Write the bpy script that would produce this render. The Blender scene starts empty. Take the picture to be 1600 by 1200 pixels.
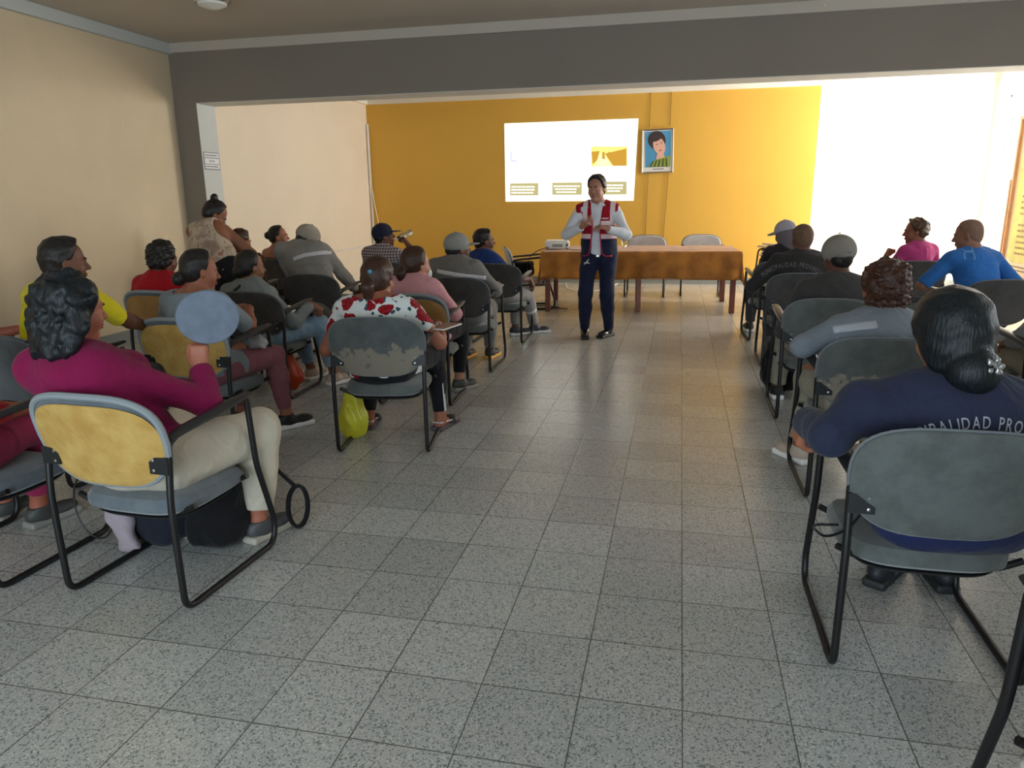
# A public meeting in a municipal hall: presenter before a projected slide, audience on sled-base chairs.
import bpy, bmesh, math, random
import numpy as np
from mathutils import Vector, Matrix, Euler
from mathutils.bvhtree import BVHTree

C = bpy.context.scene.collection
SC = bpy.context.scene
random.seed(7)
R = math.radians
PI = math.pi

# ------------------------------------------------------------------ camera
FPX, CAMZ = 1147.46, 1.443
YAW, PITCH, ROLL = -0.2229, 0.2472, -0.0129
_f = Vector((math.sin(YAW)*math.cos(PITCH), math.cos(YAW)*math.cos(PITCH), -math.sin(PITCH)))
_r0 = Vector((math.cos(YAW), -math.sin(YAW), 0)); _u0 = _r0.cross(_f)
_r = _r0*math.cos(ROLL)+_u0*math.sin(ROLL); _u = _r.cross(_f)
cam_d = bpy.data.cameras.new('camera'); cam = bpy.data.objects.new('camera', cam_d); C.objects.link(cam)
cam_d.sensor_width = 36; cam_d.lens = FPX/1600*36; cam_d.clip_start = .02
m = Matrix((( _r.x, _u.x, -_f.x, 0), (_r.y, _u.y, -_f.y, 0), (_r.z, _u.z, -_f.z, CAMZ), (0, 0, 0, 1)))
cam.matrix_world = m
SC.camera = cam

def at(px, py, Y):
    """the place at depth Y that the photograph shows at this pixel"""
    d = _f+_r*((px-800)/FPX)-_u*((py-600)/FPX)
    t = Y/d.y
    return Vector((d.x*t, Y, CAMZ+d.z*t))

# ------------------------------------------------------------------ light and exposure
w = bpy.data.worlds.new('daylight'); SC.world = w; w.use_nodes = True
wn = w.node_tree; bg = wn.nodes['Background']
bg.inputs[0].default_value = (.80, .90, 1, 1); bg.inputs[1].default_value = 1.0
SC.view_settings.view_transform = 'Standard'; SC.view_settings.look = 'None'
SC.view_settings.gamma = 1; SC.view_settings.use_curve_mapping = False
SC.view_settings.exposure = 0.3
SC.cycles.max_bounces = 8; SC.cycles.diffuse_bounces = 5; SC.cycles.glossy_bounces = 3
SC.cycles.transparent_max_bounces = 8; SC.cycles.use_denoising = True
SC.cycles.sample_clamp_indirect = 6

def area(name, loc, rot, sx, sy, power, col):
    l = bpy.data.lights.new(name, 'AREA'); l.shape = 'RECTANGLE'; l.size = sx; l.size_y = sy
    l.energy = power; l.color = col
    o = bpy.data.objects.new(name, l); C.objects.link(o); o.location = loc; o.rotation_euler = rot
    return o
# daylight through the room's windows (each stands just outside its opening)
area('window_daylight_front', (4.75, 10.75, 1.65), (0, R(90), 0), 2.2, 3.5, 830, (1, .97, .92))
area('window_daylight_middle', (4.75, 4.6, 1.75), (0, R(90), 0), 1.5, 3.2, 40, (.86, .94, 1))
area('door_daylight_back', (-1.2, -2.75, 1.35), (R(90), 0, 0), 4.2, 2.3, 155, (.70, .88, 1))

# ------------------------------------------------------------------ materials
def lin(c):
    if isinstance(c, str):
        c = [int(c[i:i+2], 16)/255 for i in (0, 2, 4)]
    return tuple((v/12.92 if v <= .04045 else ((v+.055)/1.055)**2.4) for v in c)
_M = {}
def mat(name, col, rough=.7, metal=0, bump=0, bscale=60, var=0, vscale=8, col2=None, spec=.5, emit=0, alpha=1, trans=0, sheen=0):
    if name in _M: return _M[name]
    M = bpy.data.materials.new(name); M.use_nodes = True; nt = M.node_tree; N = nt.nodes; L = nt.links
    b = N['Principled BSDF']; c = lin(col)
    b.inputs['Base Color'].default_value = (*c, 1); b.inputs['Roughness'].default_value = rough
    b.inputs['Metallic'].default_value = metal; b.inputs['Specular IOR Level'].default_value = spec
    if sheen: b.inputs['Sheen Weight'].default_value = sheen
    if trans: b.inputs['Transmission Weight'].default_value = trans
    if alpha < 1: b.inputs['Alpha'].default_value = alpha
    if emit:
        b.inputs['Emission Color'].default_value = (*c, 1); b.inputs['Emission Strength'].default_value = emit
    tc = N.new('ShaderNodeTexCoord')
    if var or col2:
        n = N.new('ShaderNodeTexNoise'); n.inputs['Scale'].default_value = vscale; n.inputs['Detail'].default_value = 5
        L.new(tc.outputs['Object'], n.inputs['Vector'])
        r = N.new('ShaderNodeValToRGB'); L.new(n.outputs[0], r.inputs[0])
        r.color_ramp.elements[0].position = .35; r.color_ramp.elements[1].position = .68
        if col2: d2 = lin(col2); e = c
        else: d2 = tuple(v*(1-var) for v in c); e = tuple(min(1, v*(1+var)) for v in c)
        r.color_ramp.elements[0].color = (*e, 1); r.color_ramp.elements[1].color = (*d2, 1)
        L.new(r.outputs[0], b.inputs['Base Color'])
    if bump:
        n2 = N.new('ShaderNodeTexNoise'); n2.inputs['Scale'].default_value = bscale; n2.inputs['Detail'].default_value = 4
        L.new(tc.outputs['Object'], n2.inputs['Vector'])
        bp = N.new('ShaderNodeBump'); bp.inputs['Strength'].default_value = bump; bp.inputs['Distance'].default_value = .01
        L.new(n2.outputs[0], bp.inputs['Height']); L.new(bp.outputs[0], b.inputs['Normal'])
    _M[name] = M
    return M
def nodes(M): return M.node_tree.nodes, M.node_tree.links, M.node_tree.nodes['Principled BSDF']

# ------------------------------------------------------------------ object helpers
def link(name, me, m=None, parent=None, smooth=True):
    o = bpy.data.objects.new(name, me); C.objects.link(o)
    if m is not None: me.materials.append(m)
    if smooth: me.polygons.foreach_set('use_smooth', [True]*len(me.polygons))
    if parent is not None: o.parent = parent
    return o
def tag(o, label=None, cat=None, group=None, kind=None):
    if label: o['label'] = label
    if cat: o['category'] = cat
    if group: o['group'] = group
    if kind: o['kind'] = kind
    return o
def thing(name, label, cat, loc=(0, 0, 0), rz=0, group=None):
    o = bpy.data.objects.new(name, None); C.objects.link(o); o.empty_display_size = .1
    o.location = loc; o.rotation_euler = (0, 0, rz)
    return tag(o, label, cat, group)

class MB:
    """collects boxes, tubes and lathes, and links them as ONE mesh object"""
    def __init__(s): s.bm = bmesh.new()
    def box(s, c, d, rz=0, bevel=0, M=None):
        r = bmesh.ops.create_cube(s.bm, size=1)
        T = (M or Matrix.Translation(c) @ Matrix.Rotation(rz, 4, 'Z')) @ Matrix.Diagonal((*d, 1))
        bmesh.ops.transform(s.bm, matrix=T, verts=r['verts'])
        if bevel:
            es = list({e for v in r['verts'] for e in v.link_edges})
            bmesh.ops.bevel(s.bm, geom=es, offset=bevel, segments=2, affect='EDGES', clamp_overlap=True)
        return s
    def tube(s, pts, r=.012, n=10, closed=False, flat=1.0, cap=True, rs=None):
        pts = [Vector(p) for p in pts]; k = len(pts); rings = []
        up = None
        for i, p in enumerate(pts):
            a = pts[(i-1) % k] if (closed or i > 0) else p; b = pts[(i+1) % k] if (closed or i < k-1) else p
            t = (b-a).normalized()
            if up is None:
                up = Vector((0, 0, 1)) if abs(t.z) < .9 else Vector((0, 1, 0))
            sx = t.cross(up); 
            if sx.length < 1e-4: sx = t.cross(Vector((1, 0, 0)))
            sx.normalize(); sy = sx.cross(t).normalized(); up = sy
            rr = rs[i] if rs else r
            rings.append([s.bm.verts.new(p+sx*(math.cos(2*PI*j/n)*rr*flat)+sy*(math.sin(2*PI*j/n)*rr)) for j in range(n)])
        rng = range(k) if closed else range(k-1)
        for i in rng:
            A, B = rings[i], rings[(i+1) % k]
            for j in range(n):
                s.bm.faces.new((A[j], A[(j+1) % n], B[(j+1) % n], B[j]))
        if not closed and cap:
            s.bm.faces.new(rings[0][::-1]); s.bm.faces.new(rings[-1])
        return s
    def lathe(s, prof, c=(0, 0, 0), n=20, M=None):
        T = M or Matrix.Translation(c); rings = []
        for (r, z) in prof:
            rings.append([s.bm.verts.new(T @ Vector((max(r, 1e-4)*math.cos(2*PI*j/n), max(r, 1e-4)*math.sin(2*PI*j/n), z))) for j in range(n)])
        for A, B in zip(rings, rings[1:]):
            for j in range(n): s.bm.faces.new((A[j], A[(j+1) % n], B[(j+1) % n], B[j]))
        s.bm.faces.new(rings[0][::-1]); s.bm.faces.new(rings[-1])
        return s
    def poly(s, pts, th=0, nrm=None):
        vs = [s.bm.verts.new(p) for p in pts]; f = s.bm.faces.new(vs)
        if th:
            r = bmesh.ops.extrude_face_region(s.bm, geom=[f])
            nv = Vector(nrm) if nrm else f.normal
            bmesh.ops.translate(s.bm, vec=nv*th, verts=[g for g in r['geom'] if isinstance(g, bmesh.types.BMVert)])
        return s
    def ball(s, c, r, sc=(1, 1, 1), n=12, M=None):
        q = bmesh.ops.create_uvsphere(s.bm, u_segments=n+4, v_segments=n, radius=1)
        T = M or Matrix.Translation(c) @ Matrix.Diagonal((r*sc[0], r*sc[1], r*sc[2], 1))
        bmesh.ops.transform(s.bm, matrix=T, verts=q['verts']); return s
    def build(s, name, m=None, parent=None, smooth=True, sub=0, world=False, bev=0):
        bmesh.ops.recalc_face_normals(s.bm, faces=s.bm.faces)
        me = bpy.data.meshes.new(name); s.bm.to_mesh(me); s.bm.free()
        o = link(name, me, m, parent, smooth)
        if smooth and not sub:
            try: me.set_sharp_from_angle(angle=R(40))
            except Exception: pass
        if bev:
            b = o.modifiers.new('b', 'BEVEL'); b.width = bev; b.segments = 2; b.limit_method = 'ANGLE'
        if sub:
            q = o.modifiers.new('s', 'SUBSURF'); q.levels = q.render_levels = sub
        return o
def smooth_path(pts, rad, n=6):
    """round the corners of a polyline"""
    pts = [Vector(p) for p in pts]; out = [pts[0]]
    for i in range(1, len(pts)-1):
        p = pts[i]; a = (pts[i-1]-p); b = (pts[i+1]-p)
        q = min(rad, a.length*.49, b.length*.49)
        A = p+a.normalized()*q; B = p+b.normalized()*q
        for j in range(n+1):
            t = j/n; out.append(A*(1-t)**2+p*2*t*(1-t)+B*t*t)
    out.append(pts[-1]); return out
def copy_tree(o, parent=None):
    c = o.copy(); C.objects.link(c)
    if parent is not None: c.parent = parent
    for ch in list(o.children): copy_tree(ch, c)
    return c
# ------------------------------------------------------------------ the room
XL, XR, YF, YB, ZC = -5.8, 4.5, 12.9, -2.6, 3.2     # left/right wall, far wall, back wall, ceiling
XJ, YBM, TB = -5.51, 8.0, .35                        # jamb of the wide opening, its beam

# floor: terrazzo tiles 30 cm
Mf = mat('terrazzo', '8C908C', .34, spec=.7); N, L, B = nodes(Mf)
tc = N.new('ShaderNodeTexCoord'); sep = N.new('ShaderNodeSeparateXYZ'); L.new(tc.outputs['Object'], sep.inputs[0])
def mth(op, a=None, b=None, clamp=False):
    n = N.new('ShaderNodeMath'); n.operation = op; n.use_clamp = clamp
    for i, v in ((0, a), (1, b)):
        if v is None: continue
        if isinstance(v, (int, float)): n.inputs[i].default_value = v
        else: L.new(v, n.inputs[i])
    return n.outputs[0]
S = .3; ox, oy = .2148*S, 6.2982*S
tx = mth('DIVIDE', mth('SUBTRACT', sep.outputs[0], ox), S); ty = mth('DIVIDE', mth('SUBTRACT', sep.outputs[1], oy), S)
def edge(v):
    f = mth('FRACT', mth('ADD', v, 200)); return mth('MINIMUM', f, mth('SUBTRACT', 1, f))
wob = N.new('ShaderNodeTexNoise'); wob.inputs['Scale'].default_value = 3.2; wob.inputs['Detail'].default_value = 3
L.new(tc.outputs['Object'], wob.inputs['Vector'])
dmin = mth('MINIMUM', edge(tx), edge(ty))
thr = mth('MULTIPLY', wob.outputs[0], .016)
ma = N.new('ShaderNodeMapRange'); ma.interpolation_type = 'SMOOTHSTEP'
L.new(dmin, ma.inputs['Value']); ma.inputs['From Min'].default_value = 0; L.new(mth('ADD', thr, .004), ma.inputs['From Max'])
cell = N.new('ShaderNodeCombineXYZ'); L.new(mth('FLOOR', mth('ADD', tx, 200)), cell.inputs[0]); L.new(mth('FLOOR', mth('ADD', ty, 200)), cell.inputs[1])
wn2 = N.new('ShaderNodeTexWhiteNoise'); wn2.noise_dimensions = '3D'; L.new(cell.outputs[0], wn2.inputs['Vector'])
# aggregate chips
def chips(scale, lo, hi):
    v = N.new('ShaderNodeTexVoronoi'); v.inputs['Scale'].default_value = scale; L.new(tc.outputs['Object'], v.inputs['Vector'])
    r = N.new('ShaderNodeMapRange'); L.new(v.outputs['Color'], r.inputs['Value']); r.inputs['From Min'].default_value = lo; r.inputs['From Max'].default_value = hi
    return r.outputs[0], v
c1, v1 = chips(190, .66, .76); c2, v2 = chips(260, .72, .82)
ns = N.new('ShaderNodeTexNoise'); ns.inputs['Scale'].default_value = 1.7; ns.inputs['Detail'].default_value = 6; L.new(tc.outputs['Object'], ns.inputs['Vector'])
def mix(a, b, f, mode='MIX'):
    n = N.new('ShaderNodeMix'); n.data_type = 'RGBA'; n.blend_type = mode
    for i, v in ((6, a), (7, b), (0, f)):
        if isinstance(v, tuple): n.inputs[i].default_value = (*v, 1)
        elif isinstance(v, (int, float)): n.inputs[i].default_value = v
        else: L.new(v, n.inputs[i])
    return n.outputs[2]
base = mix(lin('AEB3B3'), lin('C2BCB7'), ns.outputs[0])
base = mix(base, lin('5F6866'), mth('MULTIPLY', c1, .75))
base = mix(base, lin('E0DFD8'), mth('MULTIPLY', c2, .75))
tone = mth('ADD', .86, mth('MULTIPLY', wn2.outputs['Value'], .2))
tn = N.new('ShaderNodeVectorMath'); tn.operation = 'SCALE'; L.new(base, tn.inputs[0]); L.new(tone, tn.inputs['Scale'])
fin = mix(lin('53504A'), tn.outputs[0], ma.outputs[0])
L.new(fin, B.inputs['Base Color'])
rg = mth('ADD', .23, mth('MULTIPLY', ns.outputs[0], .06)); L.new(rg, B.inputs['Roughness'])
bpn = N.new('ShaderNodeBump'); bpn.inputs['Strength'].default_value = .25; bpn.inputs['Distance'].default_value = .002
L.new(ma.outputs[0], bpn.inputs['Height']); L.new(bpn.outputs[0], B.inputs['Normal'])
tag(MB().box((-.65, 5.15, -.05), (10.7, 15.9, .1)).build('floor', Mf, smooth=False), kind='structure')

def plaster(name, col, dirt=.10):
    M = mat(name, col, .82, spec=.3); N, L, B = nodes(M)
    tc = N.new('ShaderNodeTexCoord')
    n = N.new('ShaderNodeTexNoise'); n.inputs['Scale'].default_value = .9; n.inputs['Detail'].default_value = 7; n.inputs['Roughness'].default_value = .6
    L.new(tc.outputs['Object'], n.inputs['Vector'])
    r = N.new('ShaderNodeValToRGB'); L.new(n.outputs[0], r.inputs[0]); c = lin(col)
    r.color_ramp.elements[0].position = .3; r.color_ramp.elements[1].position = .6
    r.color_ramp.elements[0].color = (*[v*(1-dirt) for v in c], 1); r.color_ramp.elements[1].color = (*c, 1)
    # small chips where the paint came off
    v = N.new('ShaderNodeTexVoronoi'); v.inputs['Scale'].default_value = 1.6; L.new(tc.outputs['Object'], v.inputs['Vector'])
    q = N.new('ShaderNodeMapRange'); L.new(v.outputs['Distance'], q.inputs['Value']); q.inputs['From Min'].default_value = .012; q.inputs['From Max'].default_value = .026
    mx = N.new('ShaderNodeMix'); mx.data_type = 'RGBA'; L.new(q.outputs[0], mx.inputs[0]); mx.inputs[6].default_value = (*[min(1, x*1.15+.03) for x in c], 1)
    L.new(r.outputs[0], mx.inputs[7]); L.new(mx.outputs[2], B.inputs['Base Color'])
    n3 = N.new('ShaderNodeTexNoise'); n3.inputs['Scale'].default_value = 14; n3.inputs['Detail'].default_value = 5; L.new(tc.outputs['Object'], n3.inputs['Vector'])
    bp = N.new('ShaderNodeBump'); bp.inputs['Strength'].default_value = .12; bp.inputs['Distance'].default_value = .01
    L.new(n3.outputs[0], bp.inputs['Height']); L.new(bp.outputs[0], B.inputs['Normal'])
    return M
Mcream = plaster('cream_plaster', 'DBC9AA'); Mcream2 = plaster('pale_cream_plaster', 'E6D9C4', .05)
Myel = plaster('yellow_plaster', 'DCAE4E', .04); Mwhite = plaster('white_paint', 'DAD8D0', .03); Mgrey = plaster('grey_beam_paint', '8A8177', .06)
Mceil = plaster('ceiling_paint', 'C4BBAF', .05); Mjamb = plaster('jamb_paint', 'C9CDCB', .03); Mbase = plaster('baseboard_grey', '8E918C', .1)
Mwhite2 = plaster('white_paint_and_glare', 'F0EBDD', .03)  # white paint of right wall and trims, also the far wall's glare colour

def st(name, mb, m): return tag(mb.build(name, m, smooth=False), kind='structure')
st('wall_left', MB().box((XL-.1, (YB+YBM)/2, ZC/2), (.2, YBM-YB, ZC)), Mcream)
st('wall_left_front', MB().box((XJ-.245, (YBM+TB+YF)/2, ZC/2), (.49, YF-YBM-TB, ZC)), Mcream2)
st('wall_far', MB().box(((XJ+2.05)/2, YF+.1, ZC/2), (2.05-XJ, .2, ZC)), Myel)
st('wall_far_glare', MB().box(((XR+2.05)/2, YF+.1, ZC/2), (XR-2.05, .2, ZC)), Mwhite2)  # window glare on the yellow wall, put into a pale colour
st('wall_back', MB().box(((XL-3.4)/2, YB-.1, ZC/2), (-3.4-XL, .2, ZC)).box(((1.0+XR)/2, YB-.1, ZC/2), (XR-1.0, .2, ZC)).box((-1.2, YB-.1, (2.5+ZC)/2), (4.4, .2, ZC-2.5)), Mcream)
st('ceiling', MB().box((-.65, 5.15, ZC+.05), (10.7, 15.9, .1)), Mceil)
# right wall with two window openings
def wallx(x, y0, y1, z0=0, z1=ZC): return ((x, (y0+y1)/2, (z0+z1)/2), (.2, y1-y0, z1-z0))
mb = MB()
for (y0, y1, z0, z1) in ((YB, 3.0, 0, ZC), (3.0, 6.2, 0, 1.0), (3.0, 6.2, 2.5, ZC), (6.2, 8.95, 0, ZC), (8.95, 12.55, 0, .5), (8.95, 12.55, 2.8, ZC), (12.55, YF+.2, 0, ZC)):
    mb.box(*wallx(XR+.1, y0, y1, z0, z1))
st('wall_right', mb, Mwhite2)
# beam and its side pier
st('beam', MB().box(((XL+XR)/2, YBM+TB/2, (2.56+ZC)/2), (XR-XL, TB, ZC-2.56)), Mgrey)
mbp = MB().box(((XL+XJ)/2-.001, YBM+TB/2, 1.28), (XJ-XL, TB, 2.56)); st('pillar_left', mbp, Mgrey)
st('trim_1', MB().box((XJ+.003, YBM+TB/2, 1.28), (.006, TB, 2.56)), Mjamb)
st('trim_2', MB().box(((XL+XR)/2, YBM+TB/2, 2.557), (XR-XL, TB-.004, .006)), Mwhite)
# cornices
mb = MB().box((XL+.03, (YB+YBM)/2, ZC-.055), (.06, YBM-YB, .11)); st('trim_3', mb, Mjamb)
st('trim_4', MB().box(((XL+XR)/2, YBM-.02, ZC-.05), (XR-XL-.12, .04, .10)), Mceil)
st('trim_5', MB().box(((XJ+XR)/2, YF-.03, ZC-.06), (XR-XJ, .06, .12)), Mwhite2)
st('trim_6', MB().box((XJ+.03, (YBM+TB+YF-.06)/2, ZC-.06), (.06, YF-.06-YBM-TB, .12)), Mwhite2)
st('baseboard_far', MB().box(((XJ+XR)/2, YF-.008, .055), (XR-XJ, .016, .11)), Mbase)
st('baseboard_left', MB().box((XL+.008, (YB+YBM)/2, .055), (.016, YBM-YB, .11)), Mbase)
# windows: aluminium frames and glass in the two openings
Malu = mat('aluminium', 'B9BCBC', .35, 1); Mgl = mat('window_glass', 'FFFFFF', .02, trans=1, alpha=.12)
for i, (y0, y1, z0, z1, nm) in enumerate(((3.0, 6.2, 1.0, 2.5, 3), (8.95, 12.55, .5, 2.8, 3))):
    fr = MB(); x = XR+.1
    fr.box((x, (y0+y1)/2, z0+.02), (.06, y1-y0, .04)).box((x, (y0+y1)/2, z1-.02), (.06, y1-y0, .04))
    for k in range(nm+1):
        fr.box((x, y0+.02+(y1-y0-.04)*k/nm, (z0+z1)/2), (.06, .04, z1-z0))
    o = tag(fr.build('window_%d' % (i+1), Malu, smooth=False), kind='structure')
    MB().box((x, (y0+y1)/2, (z0+z1)/2), (.006, y1-y0-.06, z1-z0-.06)).build('pane', Mgl, o, smooth=False)

# projected slide on the far wall
def emat(name, col, s=1.0):
    M = bpy.data.materials.new(name); M.use_nodes = True; nt = M.node_tree; nt.nodes.clear()
    e = nt.nodes.new('ShaderNodeEmission'); e.inputs[0].default_value = (*lin(col), 1); e.inputs[1].default_value = s
    o = nt.nodes.new('ShaderNodeOutputMaterial'); nt.links.new(e.outputs[0], o.inputs[0]); return M
SL = thing('projected_slide', 'bright white projected slide glowing on the yellow far wall', 'projected image', (-1.85, YF, 1.39))
def wq(name, quad, y, m, parent, th=.002):
    """flat quad on the far wall: quad corners in photo order TL TR BR BL"""
    px = Vector(parent.location)
    P = [at(a, b, y)-px for a, b in quad]
    return MB().poly(P[::-1], th, (0, 1, 0)).build(name, m, parent, smooth=False)
Ms = emat('slide_light', 'FFFEF6', 1.35)
wq('screen_area', ((788, 193), (997.5, 185), (990, 313.5), (790, 315)), YF-.006, Ms, SL)
Mb = emat('slide_box', 'B9AF7A', 1.0); Mt = emat('slide_text_light', 'FFFDF0', 1.2); Mpic = emat('slide_picture', 'F7DF7E', 1.15)
Mp2 = emat('slide_picture_brown', 'C9983C', 1.0); Mbl = emat('slide_blue', '9FB4D8', 1.1)
Mfaint = emat('slide_faint', 'F3F1DC', 1.15)
for (x0, x1, y0, y1) in ((797, 841, 286.5, 305.5), (863, 909, 285.5, 304.5), (943, 979, 284, 304)):
    o = wq('caption_box', ((x0, y0), (x1, y0-.4), (x1, y1-.3), (x0, y1)), YF-.010, Mb, SL)
    px = Vector(SL.location)
    mbt = MB()
    rnd = random.Random(int(x0))
    for k in range(3):
        yy = y0+4.2+k*4.6; xx = x0+2+(2*k if x0 > 850 else 0)
        e = x1-3-(3*k if x0 > 850 else rnd.random()*3)
        while xx < e-2:
            ww = min(e-xx, 2+rnd.random()*5)
            P = [at(a, b, YF-.013)-px for a, b in ((xx, yy), (xx+ww, yy), (xx+ww, yy+2.5), (xx, yy+2.5))]
            mbt.poly(P[::-1], .001, (0, 1, 0)); xx += ww+.7
    t = mbt.build('caption_text', Mt, SL, smooth=False)
pc = wq('slide_photograph', ((924, 229), (980, 229), (980, 259), (924, 260)), YF-.010, Mpic, SL)
wq('slide_photograph_wood', ((945, 240), (979, 232), (979, 259), (958, 259)), YF-.013, Mp2, SL)
wq('slide_photograph_people', ((924, 237), (937, 236), (933, 250), (926, 257)), YF-.013, Mp2, SL)
wq('slide_photograph_floor', ((938, 240), (944, 240), (956, 259), (930, 259)), YF-.015, emat('slide_floor', 'FFF3B0', 1.2), SL)
for x in (929, 941, 950, 958, 966, 973):
    wq('slide_person', ((x, 238), (x+3.5, 237), (x+4.5, 249), (x-.5, 248)), YF-.016, Mp2, SL)
wq('slide_line', ((797.5, 236), (798.8, 236), (799.6, 251), (798.2, 251)), YF-.010, Mbl, SL)
wq('slide_line', ((798.2, 250), (808, 251.5), (808, 253), (798.2, 251.6)), YF-.0105, Mbl, SL)
mb = MB(); mb.tube([at(826+5*math.cos(a), 252-9*math.sin(a), YF-.012)-Vector(SL.location) for a in np.linspace(PI*.98, .02, 10)], .006, 6); mb.build('slide_arch', Mfaint, SL)

# framed portrait with its hanging wires
PF = thing('framed_portrait', 'framed portrait of a short-haired woman in green on blue, hung on the wall', 'picture', at(1027.5, 269, YF-.03))
def pq(name, quad, y, m, th=.003): return wq(name, quad, y, m, PF, th)
Msil = mat('silver_frame', 'A9A39A', .35, .6); Mmatw = mat('portrait_mount', 'E9E6E2', .5)
pq('backing', ((1004.5, 203.5), (1051.5, 200.8), (1050.5, 268.3), (1003.5, 270)), YF-.02, mat('portrait_back', '6A4A34', .7), .015)
q = ((1004.5, 203.5), (1051.8, 200.6), (1050.6, 268.5), (1003.3, 270.2))
corners = [at(a, b, YF-.035)-Vector(PF.location) for a, b in q]
MB().tube(corners, .017, 4, closed=True).build('frame', Msil, PF, smooth=False)
pq('mount', ((1005.5, 205), (1050.5, 202.2), (1049.5, 267.5), (1004.6, 269)), YF-.034, Mmatw)
pq('picture_background', ((1008, 206.2), (1048.8, 203.8), (1047.5, 260.5), (1008.3, 261.8)), YF-.039, mat('portrait_blue', '4F9AC9', .5))
def pblob(name, cx, cy, rx, ry, y, m, n=20, tilt=0, fn=None):
    P = []
    for k in range(n):
        a = 2*PI*k/n; dx = rx*math.cos(a); dy = ry*math.sin(a)
        if fn: dx, dy = fn(a, dx, dy)
        P.append(at(cx+dx*math.cos(tilt)-dy*math.sin(tilt), cy+dx*math.sin(tilt)+dy*math.cos(tilt), y)-Vector(PF.location))
    return MB().poly(P[::-1], .0015, (0, 1, 0)).build(name, m, PF, smooth=False)
Mph = mat('portrait_hair', '3A2B2B', .5); Mps = mat('portrait_skin', 'E3B3A0', .5); Mpg = mat('portrait_dress', '8FA03A', .5); Mpg2 = mat('portrait_dress_fold', '39471F', .5)
pblob('portrait_neck', 1032, 247, 6.5, 10, YF-.0415, Mps)
pq('portrait_dress', ((1024, 250), (1047.4, 243), (1047.3, 260.4), (1012, 261.3)), YF-.0425, Mpg, .001)
for k in range(5):
    pq('dress_fold', ((1020+k*5, 252-k*1.2), (1022+k*5, 251.5-k*1.2), (1017+k*6.5, 260.6), (1014.5+k*6.5, 260.8)), YF-.0435, Mpg2, .0007)
pblob('portrait_hair', 1026.5, 219, 13.8, 14.5, YF-.0430, Mph, tilt=-.2)
pblob('portrait_face', 1030, 228, 9.2, 14, YF-.0450, Mps, tilt=-.28)
pblob('portrait_fringe', 1025, 214.5, 10.5, 6.2, YF-.0465, Mph, tilt=-.45)
pblob('portrait_eye', 1026.2, 225.5, 1.6, .7, YF-.0470, Mph, 10); pblob('portrait_eye', 1033.4, 223, 1.6, .7, YF-.0470, Mph, 10)
pblob('portrait_lips', 1031.8, 235, 2.6, 1.1, YF-.0470, mat('portrait_lip', 'B4525A', .5), 10, tilt=-.3)
pq('caption_strip', ((1020, 263.6), (1037, 263), (1037, 264.6), (1020, 265.2)), YF-.038, mat('caption_grey', '8B8B90', .6), .0008)
Mw = mat('wire_dark', '6B5326', .6)
for a, b in (((1017.5, 137), (1014.5, 199)), ((1049.5, 137), (1047, 197)), ((1013, 270), (1008, 372)), ((1044.5, 268), (1036, 375))):
    tag(MB().tube([at(*a, YF-.012), at(*b, YF-.012)], .004, 6).build('hanging_wire', Mw), 'thin dark wire '+('above' if a[1] < 200 else 'below')+' the portrait, '+('nearer the slide' if a[0] < 1030 else 'on the side away from the slide'), 'wire', 'wires on the yellow wall')
# conduit in the far left corner and slack white cable beside it
tag(MB().tube([(XJ+.03, 12.85, 2.75), (XJ+.03, 12.85, 1.5), (XJ+.03, 12.85, .14)], .022, 8).build('conduit', mat('conduit_white', 'E7E2DC', .4)),
    'white plastic conduit running down the corner beside the yellow wall', 'pipe')
tag(MB().tube([at(573.5, 245, 12.86), at(579, 280, 12.85), at(585, 318, 12.83), at(594, 360, 12.80), at(600, 400, 12.8)], .010, 6).build('cable', mat('cable_cream', 'EBD9B4', .5)),
    'slack cream cable slanting away from the corner across the yellow wall', 'cable')
mb = MB(); mb.tube([(XJ+.02, 11.0, .62), (XJ+.02, 12.8, .66)], .018, 6)
tag(mb.build('conduit', mat('conduit_white', 'E7E2DC', .4)), 'short white trunking running low along the pale side wall', 'pipe')

# sign on the jamb
SG = thing('wall_sign', 'small grey-framed sign of three white lines on the opening jamb', 'sign', (XJ+.008, 8.17, 1.82))
def jx(name, y0, y1, z0, z1, dx, m): return MB().box((dx, (y0+y1)/2-8.17, (z0+z1)/2-1.82), (.004, y1-y0, z1-z0)).build(name, m, SG, smooth=False)
jx('board', 8.02, 8.325, 1.82, 2.025, .0, mat('sign_grey', '8E949C', .5))
Msw = mat('sign_white', 'E4E6E8', .5)
for k, (z0, z1) in enumerate(((1.965, 2.012), (1.893, 1.953), (1.837, 1.883))): jx('line_panel', 8.035, 8.312, z0, z1, .003, Msw)
def text3d(body, size, name, m, parent, M, bold=.0, ext=.0004, width=None):
    cu = bpy.data.curves.new(name, 'FONT'); cu.body = body; cu.size = size; cu.align_x = 'CENTER'; cu.align_y = 'CENTER'; cu.extrude = ext; cu.offset = bold
    t = bpy.data.objects.new(name, cu); C.objects.link(t)
    bpy.context.view_layer.update()
    me = bpy.data.meshes.new_from_object(t); bpy.data.objects.remove(t); bpy.data.curves.remove(cu)
    if width:
        xs = [v.co.x for v in me.vertices]; s = width/(max(xs)-min(xs))
        for v in me.vertices: v.co.x *= s
    me.transform(M)
    return link(name, me, m, parent, smooth=False)
Mjx = lambda z: Matrix.Translation((.006, 0, z-1.82)) @ Matrix(((0, 0, 1, 0), (1, 0, 0, 0), (0, 1, 0, 0), (0, 0, 0, 1)))
Mink = mat('sign_ink', '5B6270', .6)
text3d('SALIDA', .035, 'lettering', Mink, SG, Mjx(1.923))
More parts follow.
